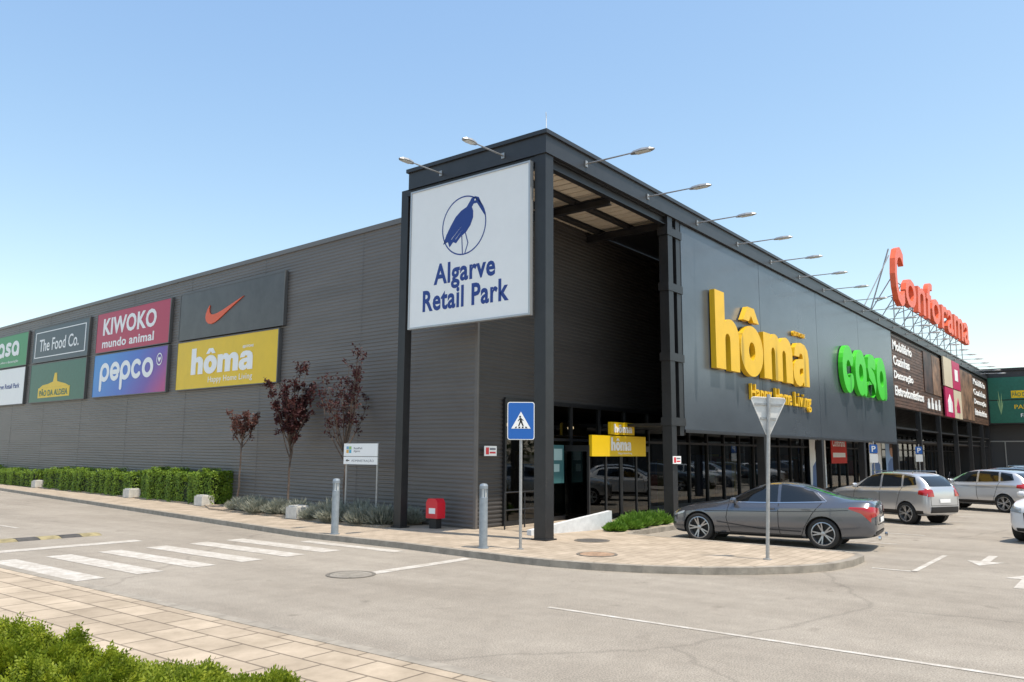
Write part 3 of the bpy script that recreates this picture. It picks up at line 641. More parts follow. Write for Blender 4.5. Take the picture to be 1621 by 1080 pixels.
b=B();b.box(-.26,.26,.02,.042,2.87,2.91,M_galv);b.obj('bracket',e);b=B();b.box(-.15,.15,.02,.042,2.60,2.64,M_galv);b.obj('bracket',e)
e.rotation_euler=(0,math.radians(2.6),e.rotation_euler.z)
e=thing('direction_sign','white office direction sign on two grey posts by wall','sign',(.3,6.5,.12))
b=B();b.cyl((0,-.64,0),(0,-.64,2.2),.03,.03,10,M_galv);b.obj('post',e);b=B();b.cyl((0,.64,0),(0,.64,2.2),.03,.03,10,M_galv);b.obj('post',e)
pl=rectplane((-.04,.70,1.60),(0,-1,0),1.40,.58,(-1,0,0))
b=B();slab(b,pl,0,1,0,.36,0,.03,M_sw);b.obj('board',e);b=B();slab(b,pl,0,1,.39,1,0,.03,M_sw);b.obj('board',e)
b=B();slab(b,pl,.08,.15,.72,.86,.031,.034,mat('pale_blue_sq',(.2,.4,.6)));slab(b,pl,.16,.23,.72,.86,.031,.034,mat('green_sq',(.3,.55,.15)));slab(b,pl,.08,.15,.54,.70,.031,.034,mat('orange_sq',(.8,.45,.1)));slab(b,pl,.16,.23,.54,.70,.031,.034,mat('blue_sq',(.1,.45,.65)));b.obj('emblem',e)
b=B();text(b,pl,'RetailPark\nAlgarve',.30,.56,.56,.82,.031,.034,mat('print_grey',(.2,.2,.22)),-.005);text(b,pl,'ADMINISTRAÇÃO',.24,.90,.10,.25,.031,.034,mat('print_grey',(.2,.2,.22)),-.008);poly2(b,pl,[(.07,.18),(.12,.25),(.12,.20),(.18,.20),(.18,.16),(.12,.16),(.12,.11)],.031,.034,M_blk);b.obj('lettering',e)
e=thing('hydrant_cabinet','small red hydrant cabinet on stand against grey wall','hydrant',(.42,3.75,.16),0)
mr=mat('hydrant_red',(.70,.012,.03),.35,coat=.3)
b=B()
pts=[(-.20,.22),(.20,.22),(.20,.62),(.13,.72),(-.13,.72),(-.20,.62)]
v=[(-.15,x,z) for x,z in pts]+[(.15,x,z) for x,z in pts];b.add(v,[(0,1,2,3,4,5),(11,10,9,8,7,6)]+[(i,6+i,6+(i+1)%6,(i+1)%6) for i in range(6)],mr);b.obj('cabinet',e)
b=B();b.box(-.1,.1,-.12,.12,-.04,.22,M_blk);b.obj('stand',e)
b=B();b.box(-.158,-.151,-.13,.09,.34,.48,M_sw);b.obj('notice',e)
def plate(x,y,z,w,h,udir,n,mt,lab,txt=None):
    e=thing('wall_plate',lab,'notice');pl=rectplane((x,y,z),udir,w,h,n)
    b=B();slab(b,pl,0,1,0,1,0,.02,mt);b.obj('board',e)
    b=B();slab(b,pl,.1,.35,.15,.85,.021,.024,mr);slab(b,pl,.42,.9,.6,.8,.021,.024,mat('print_grey',(0,0,0)));slab(b,pl,.42,.9,.25,.42,.021,.024,mr);b.obj('print',e)
plate(1.12,2.72,1.98,.5,.26,FU,FN,M_sw,'small white and red notice on grey corner wall')
plate(6.05,-.2,1.78,.5,.22,FU,FN,M_sw,'small white notice on dark pillar')
e=thing('ramp_wall','low white sloping ramp wall beside the entrance','wall')
b=B();v=[(.6,.80,.12),(3.4,.25,.12),(3.4,.25,.58),(.6,.80,.24),(.63,.95,.12),(3.43,.4,.12),(3.43,.4,.58),(.63,.95,.24)]
b.add(v,[(0,1,2,3),(7,6,5,4),(3,2,6,7),(1,5,6,2),(0,3,7,4)],mat('painted_render_white',(.64,.65,.66),.7,noise=.1));b.obj('ramp_parapet',e)
e=thing('hand_rail','dark tubular handrail by the building corner','railing')
b=B()
for x in (1.35,2.2,3.0): b.cyl((x,2.2,.12),(x,2.2,1.05),.02,.02,8,M_dark)
for zc in (1.05,.6): b.cyl((1.35,2.2,zc),(3.0,2.2,zc),.02,.02,8,M_dark)
b.obj('rail_tube',e)
mcb=mat('white_concrete',(.58,.56,.52),.85,noise=.15,nscale=6,bump=.3)
for (x,y) in ((-.05,8.8),(1.25,15.9),(2.0,22.6),(3.3,35)):
    b=B();b.box(-.25,.25,-.25,.25,0,.33,mcb);b.box(-.2,.2,-.2,.2,.33,.37,mcb);o=b.obj('concrete_block',label='white concrete block bollard in planting strip',category='concrete block',group='white concrete blocks');o.location=(x,y,.14)
for x,y in ((26.3,-.7),(36.5,-.7)):
    e=thing('parking_sign','blue parking sign on grey pole before shopfront','traffic sign',(x,y,.12),facing((x,y)))
    b=B();b.cyl((0,.03,0),(0,.03,2.6),.03,.03,8,M_galv);b.obj('pole',e)
    pl=Plane((0,0,2.25),(1,0,2.25),(0,0,3.25),(1,0,3.25),(0,-1,0))
    b=B();poly2(b,pl,rrect(.36,.42,.05),-.01,.01,mbl);b.obj('plate',e);b=B();poly2(b,pl,[(x_,y_-.45) for x_,y_ in rrect(.36,.42,.03)],-.01,.01,M_sw);b.obj('plate',e)
    b=B();text(b,pl,'P',-.08,.10,-.14,.14,.011,.015,M_sw,.02);b.obj('letter',e)
def poster(x0,x1,z0,z1,mt,kind,lab,y=2.66):
    e=thing('window_poster',lab,'poster');pl=rectplane((x0,y,z0),FU,x1-x0,z1-z0,FN)
    b=B();slab(b,pl,0,1,0,1,0,.02,mt);b.obj('board',e);b=B()
    if kind=='red': text(b,pl,'Conforama',.1,.9,.55,.8,.021,.024,M_sw,.02);slab(b,pl,.1,.9,.2,.35,.021,.024,M_sw)
    elif kind=='person':
        sk=mat('print_skin',(.45,.25,.17));hr=mat('print_hair',(.08,.04,.025));bl=mat('print_shirt',(.12,.2,.4))
        poly2(b,pl,[(.5+.17*math.cos(i*.52),.68+.13*math.sin(i*.52)) for i in range(12)],.021,.022,sk)
        poly2(b,pl,[(.3,.68),(.33,.84),(.5,.9),(.67,.84),(.7,.68),(.62,.76),(.38,.76)],.023,.024,hr)
        poly2(b,pl,[(.1,0),(.9,0),(.85,.4),(.62,.52),(.38,.52),(.15,.4)],.021,.022,bl)
    else:
        slab(b,pl,.15,.85,.6,.9,.021,.024,mat('poster_pale',(.35,.5,.5)));slab(b,pl,.15,.6,.3,.5,.021,.024,mat('poster_pale',(0,0,0)))
    b.obj('print',e)
mpt=mat('poster_teal',(.045,.14,.15))
poster(4.1,4.7,1.2,2.3,mpt,'x','teal and white poster on shop glass')
poster(9.2,9.9,.7,2.1,mpt,'x','teal poster on shop glass beside entrance')
poster(27.3,30.0,.3,3.2,M_sw,'person','white poster with person portrait on shop glass')
poster(31.0,34.0,1.6,3.3,mat('poster_red',(.6,.03,.02)),'red','red poster with white lettering on shop glass')
poster(39.0,42,.3,3.2,M_sw,'person','white poster with person portrait on shop glass')
poster(43.2,46.5,.3,3.3,mat('poster_blue',(.3,.45,.7)),'person','blue poster with person portrait on shop glass')

# ------------------------------------------------------------ vegetation
def leafquad(b,p,n,s,mt,asp=.6):
    n=Vector(n).normalized();a=n.orthogonal().normalized();c=n.cross(a);t=U(0,6.28)
    u=(a*math.cos(t)+c*math.sin(t))*s;w=(c*math.cos(t)-a*math.sin(t))*s*asp
    b.add([p-u,p-w*.9,p+u,p+w*.9],[(0,1,2,3)],mt)
def rv():
    while True:
        v=Vector((U(-1,1),U(-1,1),U(-1,1)))
        if .05<v.length<1: return v
bark=mat('bark',(.13,.095,.075),.9,noise=.3,nscale=10,bump=.5)
plum=leafmat('plum_leaves',(.025,.009,.011),(.070,.022,.024),(.16,.060,.050),4)
pink=leafmat('reddish_leaves',(.06,.025,.022),(.13,.050,.040),(.24,.11,.08),4)
def tree(name,x,y,h,cz0,cw,nb,nl,mt,lab,lean=(0,0),ls=.05,twig=.5,trunkr=.04):
    e=thing(name,lab,'tree',(x,y,.15));b=B()
    n=7;pts=[Vector((lean[0]*i/n+U(-.03,.03),lean[1]*i/n+U(-.03,.03),cz0*1.05*i/n)) for i in range(n+1)];pts[0].z=-.03
    for i in range(n): b.cyl(pts[i],pts[i+1],trunkr*(1-.5*i/n)*(1.5 if i==0 else 1),trunkr*(1-.5*(i+1)/n),7,bark,False)
    top=pts[-1];tips=[]
    for k in range(nb):
        a=k*2.4+U(-.4,.4);st=pts[n-1].lerp(pts[n],R()) if k%3 else pts[n-2].lerp(top,R())
        rad=cw*U(.30,1.0);hh=(h-st.z)*U(.5,1.0)*(1-.35*rad/cw)
        p=st.copy();en=st+Vector((math.cos(a)*rad,math.sin(a)*rad,hh));segs=5
        for s in range(segs):
            t=(s+1)/segs;q=st.lerp(en,t);q.x=st.x+(en.x-st.x)*(t**.7);q.y=st.y+(en.y-st.y)*(t**.7)
            q+=Vector((U(-.04,.04),U(-.04,.04),0))
            b.cyl(p,q,.022*(1-.75*s/segs),.020*(1-.75*t)+.002,5,bark,False)
            if s>0:
                tips.append((q.copy(),1.0))
                for _ in range(2):
                    tw=q+rv()*twig*.45+Vector((0,0,U(0,.25)));b.cyl(q,tw,.008,.004,4,bark,False);tips.append((tw,.8));tips.append((q.lerp(tw,.5),.6))
            p=q
    b.obj('trunk',e)
    b=B();per=max(1,nl//len(tips))
    for (q,s) in tips:
        m=int(per*U(.2,1.9)+.5)
        for _ in range(m):
            p=q+rv()*U(.05,.15);leafquad(b,p,rv()+Vector((0,0,.5)),ls*U(.6,1.2),mt)
    b.obj('crown',e)
tree('plum_tree',1.15,13.7,3.75,2.35,.52,9,1500,pink,'young reddish leaved plum tree beside the hedge',(.05,-.05),.050,.35)
tree('plum_tree',.85,10.5,5.1,2.1,.80,19,4800,plum,'dark purple leaved plum tree in the planting strip',(.05,.1),.056,.45,.045)
tree('plum_tree',.45,7.35,5.4,2.0,.88,16,1900,plum,'sparse purple leaved plum tree behind white sign',(.05,.15),.052,.40,.05)
hedg=leafmat('hedge_leaves',(.055,.10,.01),(.17,.27,.022),(.33,.45,.05),6)
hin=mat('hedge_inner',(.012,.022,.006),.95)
def hedge(y0,y1,xf,w,h,n):
    e=thing('hedge','clipped bright green hedge at foot of grey wall','hedge',(0,0,0),0,'clipped hedges along the wall')
    b=B();seg=max(2,int((y1-y0)/.8))
    X=lambda y:xf+.1*(y-16)
    vs=[]
    for i in range(seg+1):
        y=y0+.12+(y1-y0-.24)*i/seg;x=X(y);hh=h-.1+.05*math.sin(y*2.1);vs+=[(x+.1,y,.1),(x+.1,y,hh),(x+w-.1,y,hh),(x+w-.1,y,.1)]
    f=[]
    for i in range(seg):
        for k in range(3): f.append((4*i+k,4*i+4+k,4*i+5+k,4*i+1+k))
    f+=[(0,1,2,3),(4*seg+3,4*seg+2,4*seg+1,4*seg)];b.add(vs,f,hin);b.obj('dark_core',e)  # solid near-black box filling the hedge behind the leaves
    b=B()
    for _ in range(n):
        y=U(y0,y1);q=R();x=X(y);bmp=.08*math.sin(y*3.1)+.06*math.sin(y*7.3+1)+.05*math.sin(y*1.3)
        if q<.45: p=Vector((x+U(-.05,.12)-bmp*.7,y,.14+(h-.1)*R()));nn=Vector((-1,0,.4))
        elif q<.9: p=Vector((x+w*R(),y,h+bmp+U(-.10,.08)+.04*math.sin(x*20)));nn=Vector((-.1,0,1))
        else:
            p=Vector((x+w*R(),y0+U(-.02,.1),.14+h*R()));nn=Vector((0,-1,.3))
        leafquad(b,p,nn+rv()*.9,U(.03,.055),hedg)
    b.obj('leaves',e)
hedge(15.6,21.8,1.35,.75,1.22,15000)
hedge(22.5,34.2,1.30,.75,1.08,17000)
hedge(35.2,44,1.20,.8,.90,9000)
hedge(44.6,58,1.2,.8,1.05,8000)
lav=leafmat('lavender_foliage',(.15,.16,.12),(.30,.31,.25),(.48,.48,.42),9)
lav2=leafmat('green_shrub_leaves',(.05,.11,.01),(.14,.27,.03),(.25,.40,.07),7)
def tuft(name,x,y,r,h,n,mt,lab,z=.15,bl=.16,grp=None,cat='shrub',wd=.010):
    b=B()
    for _ in range(n):
        a=U(0,6.28);q=math.sqrt(R())*r;ph=q/r
        base=Vector((math.cos(a)*q*.7,math.sin(a)*q*.7,h*.5*R()*(1-ph*ph)))
        dirv=Vector((math.cos(a)*ph*.9,math.sin(a)*ph*.9,U(.5,1)))+rv()*.35;dirv.normalize()
        tip=base+dirv*(h*U(.45,.8));s=dirv.orthogonal().normalized();s.rotate(Matrix.Rotation(U(0,6.28),3,dirv));s=s*wd*U(.8,2)
        mid=base.lerp(tip,.65)
        b.add([base-s*.4,base+s*.4,mid+s,tip,mid-s],[(0,1,2,3,4)],mt)
    o=b.obj(name,label=lab,category=cat)
    if grp:o['group']=grp
    o.location=(x,y,z);return o
for (x,y,r,h) in ((.1,5.4,.50,.55),(-.15,5.9,.45,.5),(.3,6.5,.5,.6),(-.2,7.0,.42,.5),(.2,7.6,.5,.6),(.0,8.1,.38,.4),(.45,9.4,.45,.5),(.4,10.3,.45,.5),(.3,11.2,.45,.5),(.6,12.0,.45,.5),(.7,12.8,.45,.45),(.75,4.95,.28,.45)):
    tuft('lavender_shrub',x,y,r,h,1000,lav,'low grey green lavender shrub in gravel strip',grp='lavender shrubs in the gravel strip')
for (x,y,r,h) in ((3.6,-.1,.38,.35),(4.2,.0,.45,.42),(4.9,.05,.4,.4),(5.5,0,.35,.38),(2.9,-.15,.3,.25)):
    tuft('green_shrub',x,y,r,h,900,lav2,'low bright green shrub beside the ramp wall',z=.12,grp='green shrubs before the entrance',wd=.013)
jun=leafmat('juniper_foliage',(.05,.08,.006),(.21,.27,.015),(.46,.49,.045),6)
def juniper(cx,cy,rx,ry,h,n,lab):
    b=B();ph=[(U(0,6.28),U(0,6.28)) for _ in range(3)]
    def H(x,y):
        q=(x/rx)**2+(y/ry)**2
        return max(0,(1-q))**.55*h*(1+.30*math.sin(x*9+ph[0][0])*math.sin(y*8+ph[0][1])+.22*math.sin(x*17+ph[1][0])*math.sin(y*15+ph[1][1]))
    nn=22;vs=[];fs=[]
    for i in range(nn):
        for j in range(nn):
            x=(-1+2*i/(nn-1))*rx;y=(-1+2*j/(nn-1))*ry;vs.append((x,y,max(-.05,H(x,y)-.09)))
    for i in range(nn-1):
        for j in range(nn-1): fs.append((i*nn+j,(i+1)*nn+j,(i+1)*nn+j+1,i*nn+j+1))
    b.add(vs,fs,hin)
    for _ in range(n):
        a=U(0,6.28);q=math.sqrt(R());x=math.cos(a)*rx*q;y=math.sin(a)*ry*q;zz=H(x,y)
        g=Vector((x/rx*1.1,y/ry*1.1,.8))+rv()*.8;g.normalize()
        base=Vector((x,y,zz-U(.03,.10)));L=U(.05,.11)
        side=g.orthogonal().normalized();side.rotate(Matrix.Rotation(U(0,6.28),3,g))
        for t,sg in ((.1,1),(.25,-1),(.4,1),(.55,-1),(.7,1),(.8,-1),(1,0)):
            p=base+g*L*t
            if sg: d=(g*.55+side*sg*.9).normalized()*L*.42*(1.15-t*.6)
            else: d=g*L*.28
            nrm=g.cross(side);s=d.cross(nrm)
            if s.length<1e-6: continue
            s=s.normalized()*.0075
            b.add([p-s*.5,p+d*.5-s,p+d,p+d*.5+s,p+s*.5],[(0,1,2,3,4)],jun)
    o=b.obj('juniper_shrub',label=lab,category='shrub',group='low juniper shrubs on the verge');o.location=(cx,cy,.1)
J='low spreading bright green juniper shrub beside paving'
juniper(-12.15,-3.5,.62,.75,.42,6500,J);juniper(-12.2,-4.7,.70,.8,.38,7500,J);juniper(-11.85,-5.5,.55,.6,.34,6500,J);juniper(-11.55,-4.75,.50,.60,.26,6000,J);juniper(-11.35,-5.5,.45,.5,.26,6000,J);juniper(-12.9,-3.4,.7,.8,.46,4500,J);juniper(-13.2,-4.6,.7,.8,.40,4500,J)

# ------------------------------------------------------------ cars
def paint(name,c,metal=.6,rough=.28):
    return mat(name,c,rough,metal=metal,coat=.8)
def interp(pl,t):
    n=len(pl)-1;k=min(int(t*n),n-1);f=t*n-k;return (pl[k][0]*(1-f)+pl[k+1][0]*f,pl[k][1]*(1-f)+pl[k+1][1]*f)
def make_car(label,category_,S,ax,rw,pm,kind,cname='parked_car',open_door=False,group='cars parked in front of the shops'):
    e=thing(cname,label,category_,group=group)
    vs=[];fs=[];NP=14
    for (x,w,zb_,zs,yb,zbl,yr,zr,zc) in S:
        h=[(w*.80,zb_),(w*.96,zb_+.07),(w*1.0,zb_+(zs-zb_)*.45),(w*.985,zs),(yb,zbl),(yr,zr)]
        ring=[(0,zb_)]+h+[(0,zc)]+[(-a,c) for a,c in h[::-1]]
        vs+=[(x,a,c) for a,c in ring]
    n=len(S)
    for i in range(n-1):
        for j in range(NP):
            a=i*NP+j;c=i*NP+(j+1)%NP;fs.append((a,c,c+NP,a+NP))
    fs.append(tuple(range(NP))[::-1]);fs.append(tuple(range((n-1)*NP,n*NP)))
    me=bpy.data.meshes.new('body');me.from_pydata(vs,[],fs);me.update()
    tmp=bpy.data.objects.new('tmp',me);COL.objects.link(tmp)
    cr=me.attributes.new('crease_edge','FLOAT','EDGE')
    for ed in me.edges:
        a,c=ed.vertices
        if a//NP!=c//NP and a%NP in (4,5,9,10) : cr.data[ed.index].value=.75
        elif a//NP!=c//NP and a%NP in (3,11,6,8) : cr.data[ed.index].value=.4
    sub=tmp.modifiers.new('s','SUBSURF');sub.levels=2;sub.render_levels=2
    cb=B()
    for axx in ax:
        for sy in (-1,1):
            cb.cyl((axx,sy*.62,rw),(axx,sy*1.2,rw),rw+.045,rw+.045,32,M_blk)
    cut=cb.obj('cut')
    bo=tmp.modifiers.new('b','BOOLEAN');bo.object=cut;bo.operation='DIFFERENCE';bo.solver='EXACT'
    dg=bpy.context.evaluated_depsgraph_get();dg.update()
    m2=bpy.data.meshes.new_from_object(tmp.evaluated_get(dg))
    bo.show_viewport=False;dg=bpy.context.evaluated_depsgraph_get();dg.update()
    m0=bpy.data.meshes.new_from_object(tmp.evaluated_get(dg))
    if len(m2.polygons)<200: m2=m0
    bvh=BVHTree.FromPolygons([v.co for v in m0.vertices],[p.vertices[:] for p in m0.polygons])
    bpy.data.objects.remove(tmp);bpy.data.objects.remove(cut)
    m2.materials.clear();m2.materials.append(pm)
    m2.polygons.foreach_set('material_index',[0]*len(m2.polygons));m2.polygons.foreach_set('use_smooth',[True]*len(m2.polygons))
    body=mkobj('body',m2,e)
    try: m2.set_sharp_from_angle(angle=math.radians(35))
    except Exception: pass
    def proj(kind,a,c,off):
        if kind=='L': o=Vector((a,3,c));d=Vector((0,-1,0))
        elif kind=='R': o=Vector((a,-3,c));d=Vector((0,1,0))
        elif kind=='F': o=Vector((5,a,c));d=Vector((-1,0,0))
        elif kind=='T': o=Vector((a,c,4));d=Vector((0,0,-1))
        else: o=Vector((-5,a,c));d=Vector((1,0,0))
        h=bvh.ray_cast(o,d)
        if h[0] is None: return None
        return h[0]-d*off
    def patch(name,kd,bot,top,mt,off=.006,nu=14,nv=5,par=None):
        for kk in kd:
            b=B();g=[]
            for j in range(nv+1):
                for i in range(nu+1):
                    p=interp(bot,i/nu);q=interp(top,i/nu);g.append(proj(kk,p[0]+(q[0]-p[0])*j/nv,p[1]+(q[1]-p[1])*j/nv,off))
            idx={};vv=[]
            for k,p in enumerate(g):
                if p is not None: idx[k]=len(vv);vv.append(p)
            ff=[]
            for j in range(nv):
                for i in range(nu):
                    q=[j*(nu+1)+i,j*(nu+1)+i+1,(j+1)*(nu+1)+i+1,(j+1)*(nu+1)+i]
                    if all(t in idx for t in q): ff.append(tuple(idx[t] for t in q))
            b.add(vv,ff,mt)
            b.obj(name,par or e,smooth=True)
    def seam(b,kd,pts,w=.007,off=.004,mt=None):
        mt=mt or M_blk
        for kk in kd:
            for i in range(len(pts)-1):
                N=6
                for s in range(N):
                    a=interp([pts[i],pts[i+1]],s/N);c=interp([pts[i],pts[i+1]],(s+1)/N)
                    dx,dy=c[0]-a[0],c[1]-a[1];l=math.hypot(dx,dy);nx,ny=-dy/l*w,dx/l*w
                    q=[proj(kk,*t,off) for t in ((a[0]-nx,a[1]-ny),(c[0]-nx,c[1]-ny),(c[0]+nx,c[1]+ny),(a[0]+nx,a[1]+ny))]
                    if all(t is not None for t in q): b.add(q,[(0,1,2,3)],mt)
    for axx in ax:
        for sy in (-1,1):
            w=bpy.data.objects.new('wheel',None);COL.objects.link(w);w.parent=e;w.location=(axx,sy*.79,rw)
            b=B();b.lathe((0,0,0),(0,sy,0),[(-.13,rw*.65),(-.13,rw*.93),(-.09,rw),(.06,rw),(.10,rw*.95),(.105,rw*.78),(.09,rw*.74)],32,M_rub);b.obj('tyre',w,smooth=True)
            b=B();b.lathe((0,0,0),(0,sy,0),[(.095,rw*.76),(.10,rw*.70),(.05,rw*.66),(-.05,rw*.64)],32,M_rim)
            b.lathe((0,0,0),(0,sy,0),[(-.03,rw*.64),(-.03,.001)],24,M_blk);b.lathe((0,0,0),(0,sy,0),[(.03,.055),(.085,.05),(.09,.001)],12,M_rim)
            for k in range(5):
                for dk in (-.17,.17):
                    t=k*2*math.pi/5+dk;t0=k*2*math.pi/5+dk*.35;c0=Vector((math.cos(t0)*.04,.07*sy,math.sin(t0)*.04));c1=Vector((math.cos(t)*rw*.71,.085*sy,math.sin(t)*rw*.71))
                    tn=Vector((-math.sin(t),0,math.cos(t)))
                    b.add([c0-tn*.016,c0+tn*.016,c1+tn*.013,c1-tn*.013,c0-tn*.016-Vector((0,.03*sy,0)),c0+tn*.016-Vector((0,.03*sy,0)),c1+tn*.013-Vector((0,.03*sy,0)),c1-tn*.013-Vector((0,.03*sy,0))],[(0,1,2,3),(0,3,7,4),(1,5,6,2)],M_rim)
            b.obj('rim',w)
            b=B();b.cyl((axx,sy*.60,rw),(axx,sy*.63,rw),rw+.05,rw+.05,24,M_blk);b.obj('arch_liner',e)
    return e,patch,seam,proj
SED=[(2.22,.50,.30,.50,.46,.56,.30,.59,.60),(2.14,.74,.20,.58,.64,.65,.42,.68,.69),(1.92,.86,.17,.68,.72,.76,.48,.80,.82),(1.5,.90,.17,.75,.78,.85,.50,.90,.915),(1.0,.90,.17,.79,.80,.91,.55,.95,.965),(.80,.90,.17,.80,.80,.93,.58,.98,1.0),(.05,.905,.17,.83,.785,.95,.57,1.37,1.395),(-.35,.905,.17,.85,.78,.955,.57,1.41,1.435),(-.85,.905,.17,.87,.77,.97,.55,1.38,1.405),(-1.60,.905,.19,.90,.75,1.0,.54,1.10,1.12),(-1.95,.89,.22,.92,.72,1.04,.50,1.08,1.09),(-2.32,.84,.26,.91,.68,1.06,.48,1.085,1.095),(-2.46,.74,.34,.80,.58,.96,.40,.98,.99)]
lexp=paint('grey_metallic_paint',(.14,.148,.17),.7,.22)
def sedan():
    e,patch,seam,proj=make_car('dark grey metallic sedan parked beside the paved island','car',SED,(1.44,-1.36),.335,lexp,'sedan')
    patch('front_side_window','LR',[(.66,.965),(-.38,.985)],[(.10,1.325),(-.38,1.375)],M_carglass)
    patch('rear_side_window','LR',[(-.45,.985),(-1.34,1.04)],[(-.45,1.375),(-1.08,1.29)],M_carglass)
    patch('windshield','T',[(.78,-.62),(.82,0),(.78,.62)],[(.10,-.50),(.06,0),(.10,.50)],M_carglass)
    patch('rear_window','T',[(-1.52,-.50),(-1.56,0),(-1.52,.50)],[(-.92,-.48),(-.90,0),(-.92,.48)],M_carglass)
    b=B()
    seam(b,'LR',[(.70,.95),(-.4,.97),(-1.42,1.02)],.010,.008,M_chrome);seam(b,'LR',[(.70,.955),(.1,1.345),(-.35,1.395),(-.85,1.37),(-1.12,1.30),(-1.44,1.03)],.008,.008,M_chrome);b.obj('window_trim',e)
    b=B();seam(b,'LR',[(.72,.92),(.78,.6),(.70,.27)]);seam(b,'LR',[(-.41,.97),(-.41,.5),(-.44,.27)]);seam(b,'LR',[(-1.34,.99),(-1.14,.75),(-.97,.45),(-.9,.27)]);seam(b,'LR',[(.70,.27),(-.9,.27)]);b.obj('door_seam',e)
    b=B();seam(b,'LR',[(1.0,.50),(0,.38),(-.9,.36)],.014,.006,mat('body_crease_shadow',(.05,.052,.06),.3,metal=.5));seam(b,'LR',[(1.3,.73),(.2,.76),(-1.0,.80),(-1.9,.86)],.008,.006,mat('body_crease_shadow',(0,0,0)));b.obj('crease_shadow_strip',e)  # dark strips paint the shadow of the body creases
    b=B();seam(b,'B',[(-.56,.99),(-.60,.78),(-.50,.56),(.50,.56),(.60,.78),(.56,.99)],.006,.006);b.obj('boot_seam',e)
    patch('side_skirt','LR',[(1.0,.19),(-.92,.19)],[(1.0,.25),(-.92,.25)],M_blk,.008,16,2)
    patch('bumper_grille','F',[(-.55,.24),(0,.20),(.55,.24)],[(-.42,.60),(0,.62),(.42,.60)],M_blk,.01)
    patch('headlight','F',[(.44,.55),(.70,.60)],[(.42,.61),(.72,.68)],M_head,.01);patch('headlight','F',[(-.70,.60),(-.44,.55)],[(-.72,.68),(-.42,.61)],M_head,.01)
    patch('headlight','LR',[(2.10,.57),(1.80,.67)],[(2.08,.62),(1.80,.72)],M_head,.01)
    for s in (1,-1):
        patch('taillight','B',[(s*.34,.80),(s*.80,.72)],[(s*.36,.90),(s*.80,.95)],M_red,.012)
        patch('taillight','L' if s>0 else 'R',[(-1.90,.89),(-2.16,.80),(-2.34,.62)],[(-1.92,.93),(-2.16,.93),(-2.38,.92)],M_red,.008)
    patch('rear_bumper_trim','B',[(-.70,.30),(.70,.30)],[(-.62,.42),(.62,.42)],M_blk,.012)
    patch('number_plate','B',[(-.26,.60),(.26,.60)],[(-.26,.71),(.26,.71)],M_sw,.016)
    for x in (-.25,-1.02):
        for s in (1,-1):
            b=B();p=proj('L' if s>0 else 'R',x,.84,.02);b.obox(p,(.09,0,0),(0,.012,0),(0,0,.012),lexp);b.obj('door_handle',e)
    for s in (1,-1):
        b=B();c=Vector((.58,s*.97,1.0));b.lathe(c-Vector((0,s*.10,0)),(0,s,0),[(0,.03),(.03,.065),(.14,.07),(.19,.05),(.2,.01)],12,lexp);b.obox(c-Vector((0,s*.1,.05)),(.03,0,0),(0,.06,0),(0,0,.02),M_blk);b.obj('wing_mirror',e)
    for s in (1,-1): b=B();b.lathe((-2.44,s*.55,.28),(-1,0,0),[(0,.05),(.05,.05),(.05,.035),(0,.035)],14,M_chrome);b.obj('exhaust_pipe',e)
    return e
HB=[(2.08,.58,.32,.62,.50,.74,.32,.80,.82),(1.98,.76,.24,.70,.66,.86,.42,.90,.92),(1.7,.84,.22,.80,.74,.95,.5,1.0,1.02),(1.3,.87,.22,.88,.78,1.0,.52,1.05,1.07),(.95,.875,.22,.92,.78,1.02,.56,1.09,1.11),(.25,.88,.22,.94,.78,1.04,.62,1.49,1.51),(-.3,.88,.22,.95,.78,1.06,.63,1.54,1.56),(-1.0,.88,.22,.97,.78,1.08,.62,1.53,1.55),(-1.62,.875,.24,.98,.77,1.10,.60,1.48,1.50),(-1.98,.85,.28,.96,.72,1.08,.56,1.14,1.16),(-2.08,.76,.36,.84,.64,.94,.48,1.0,1.02)]
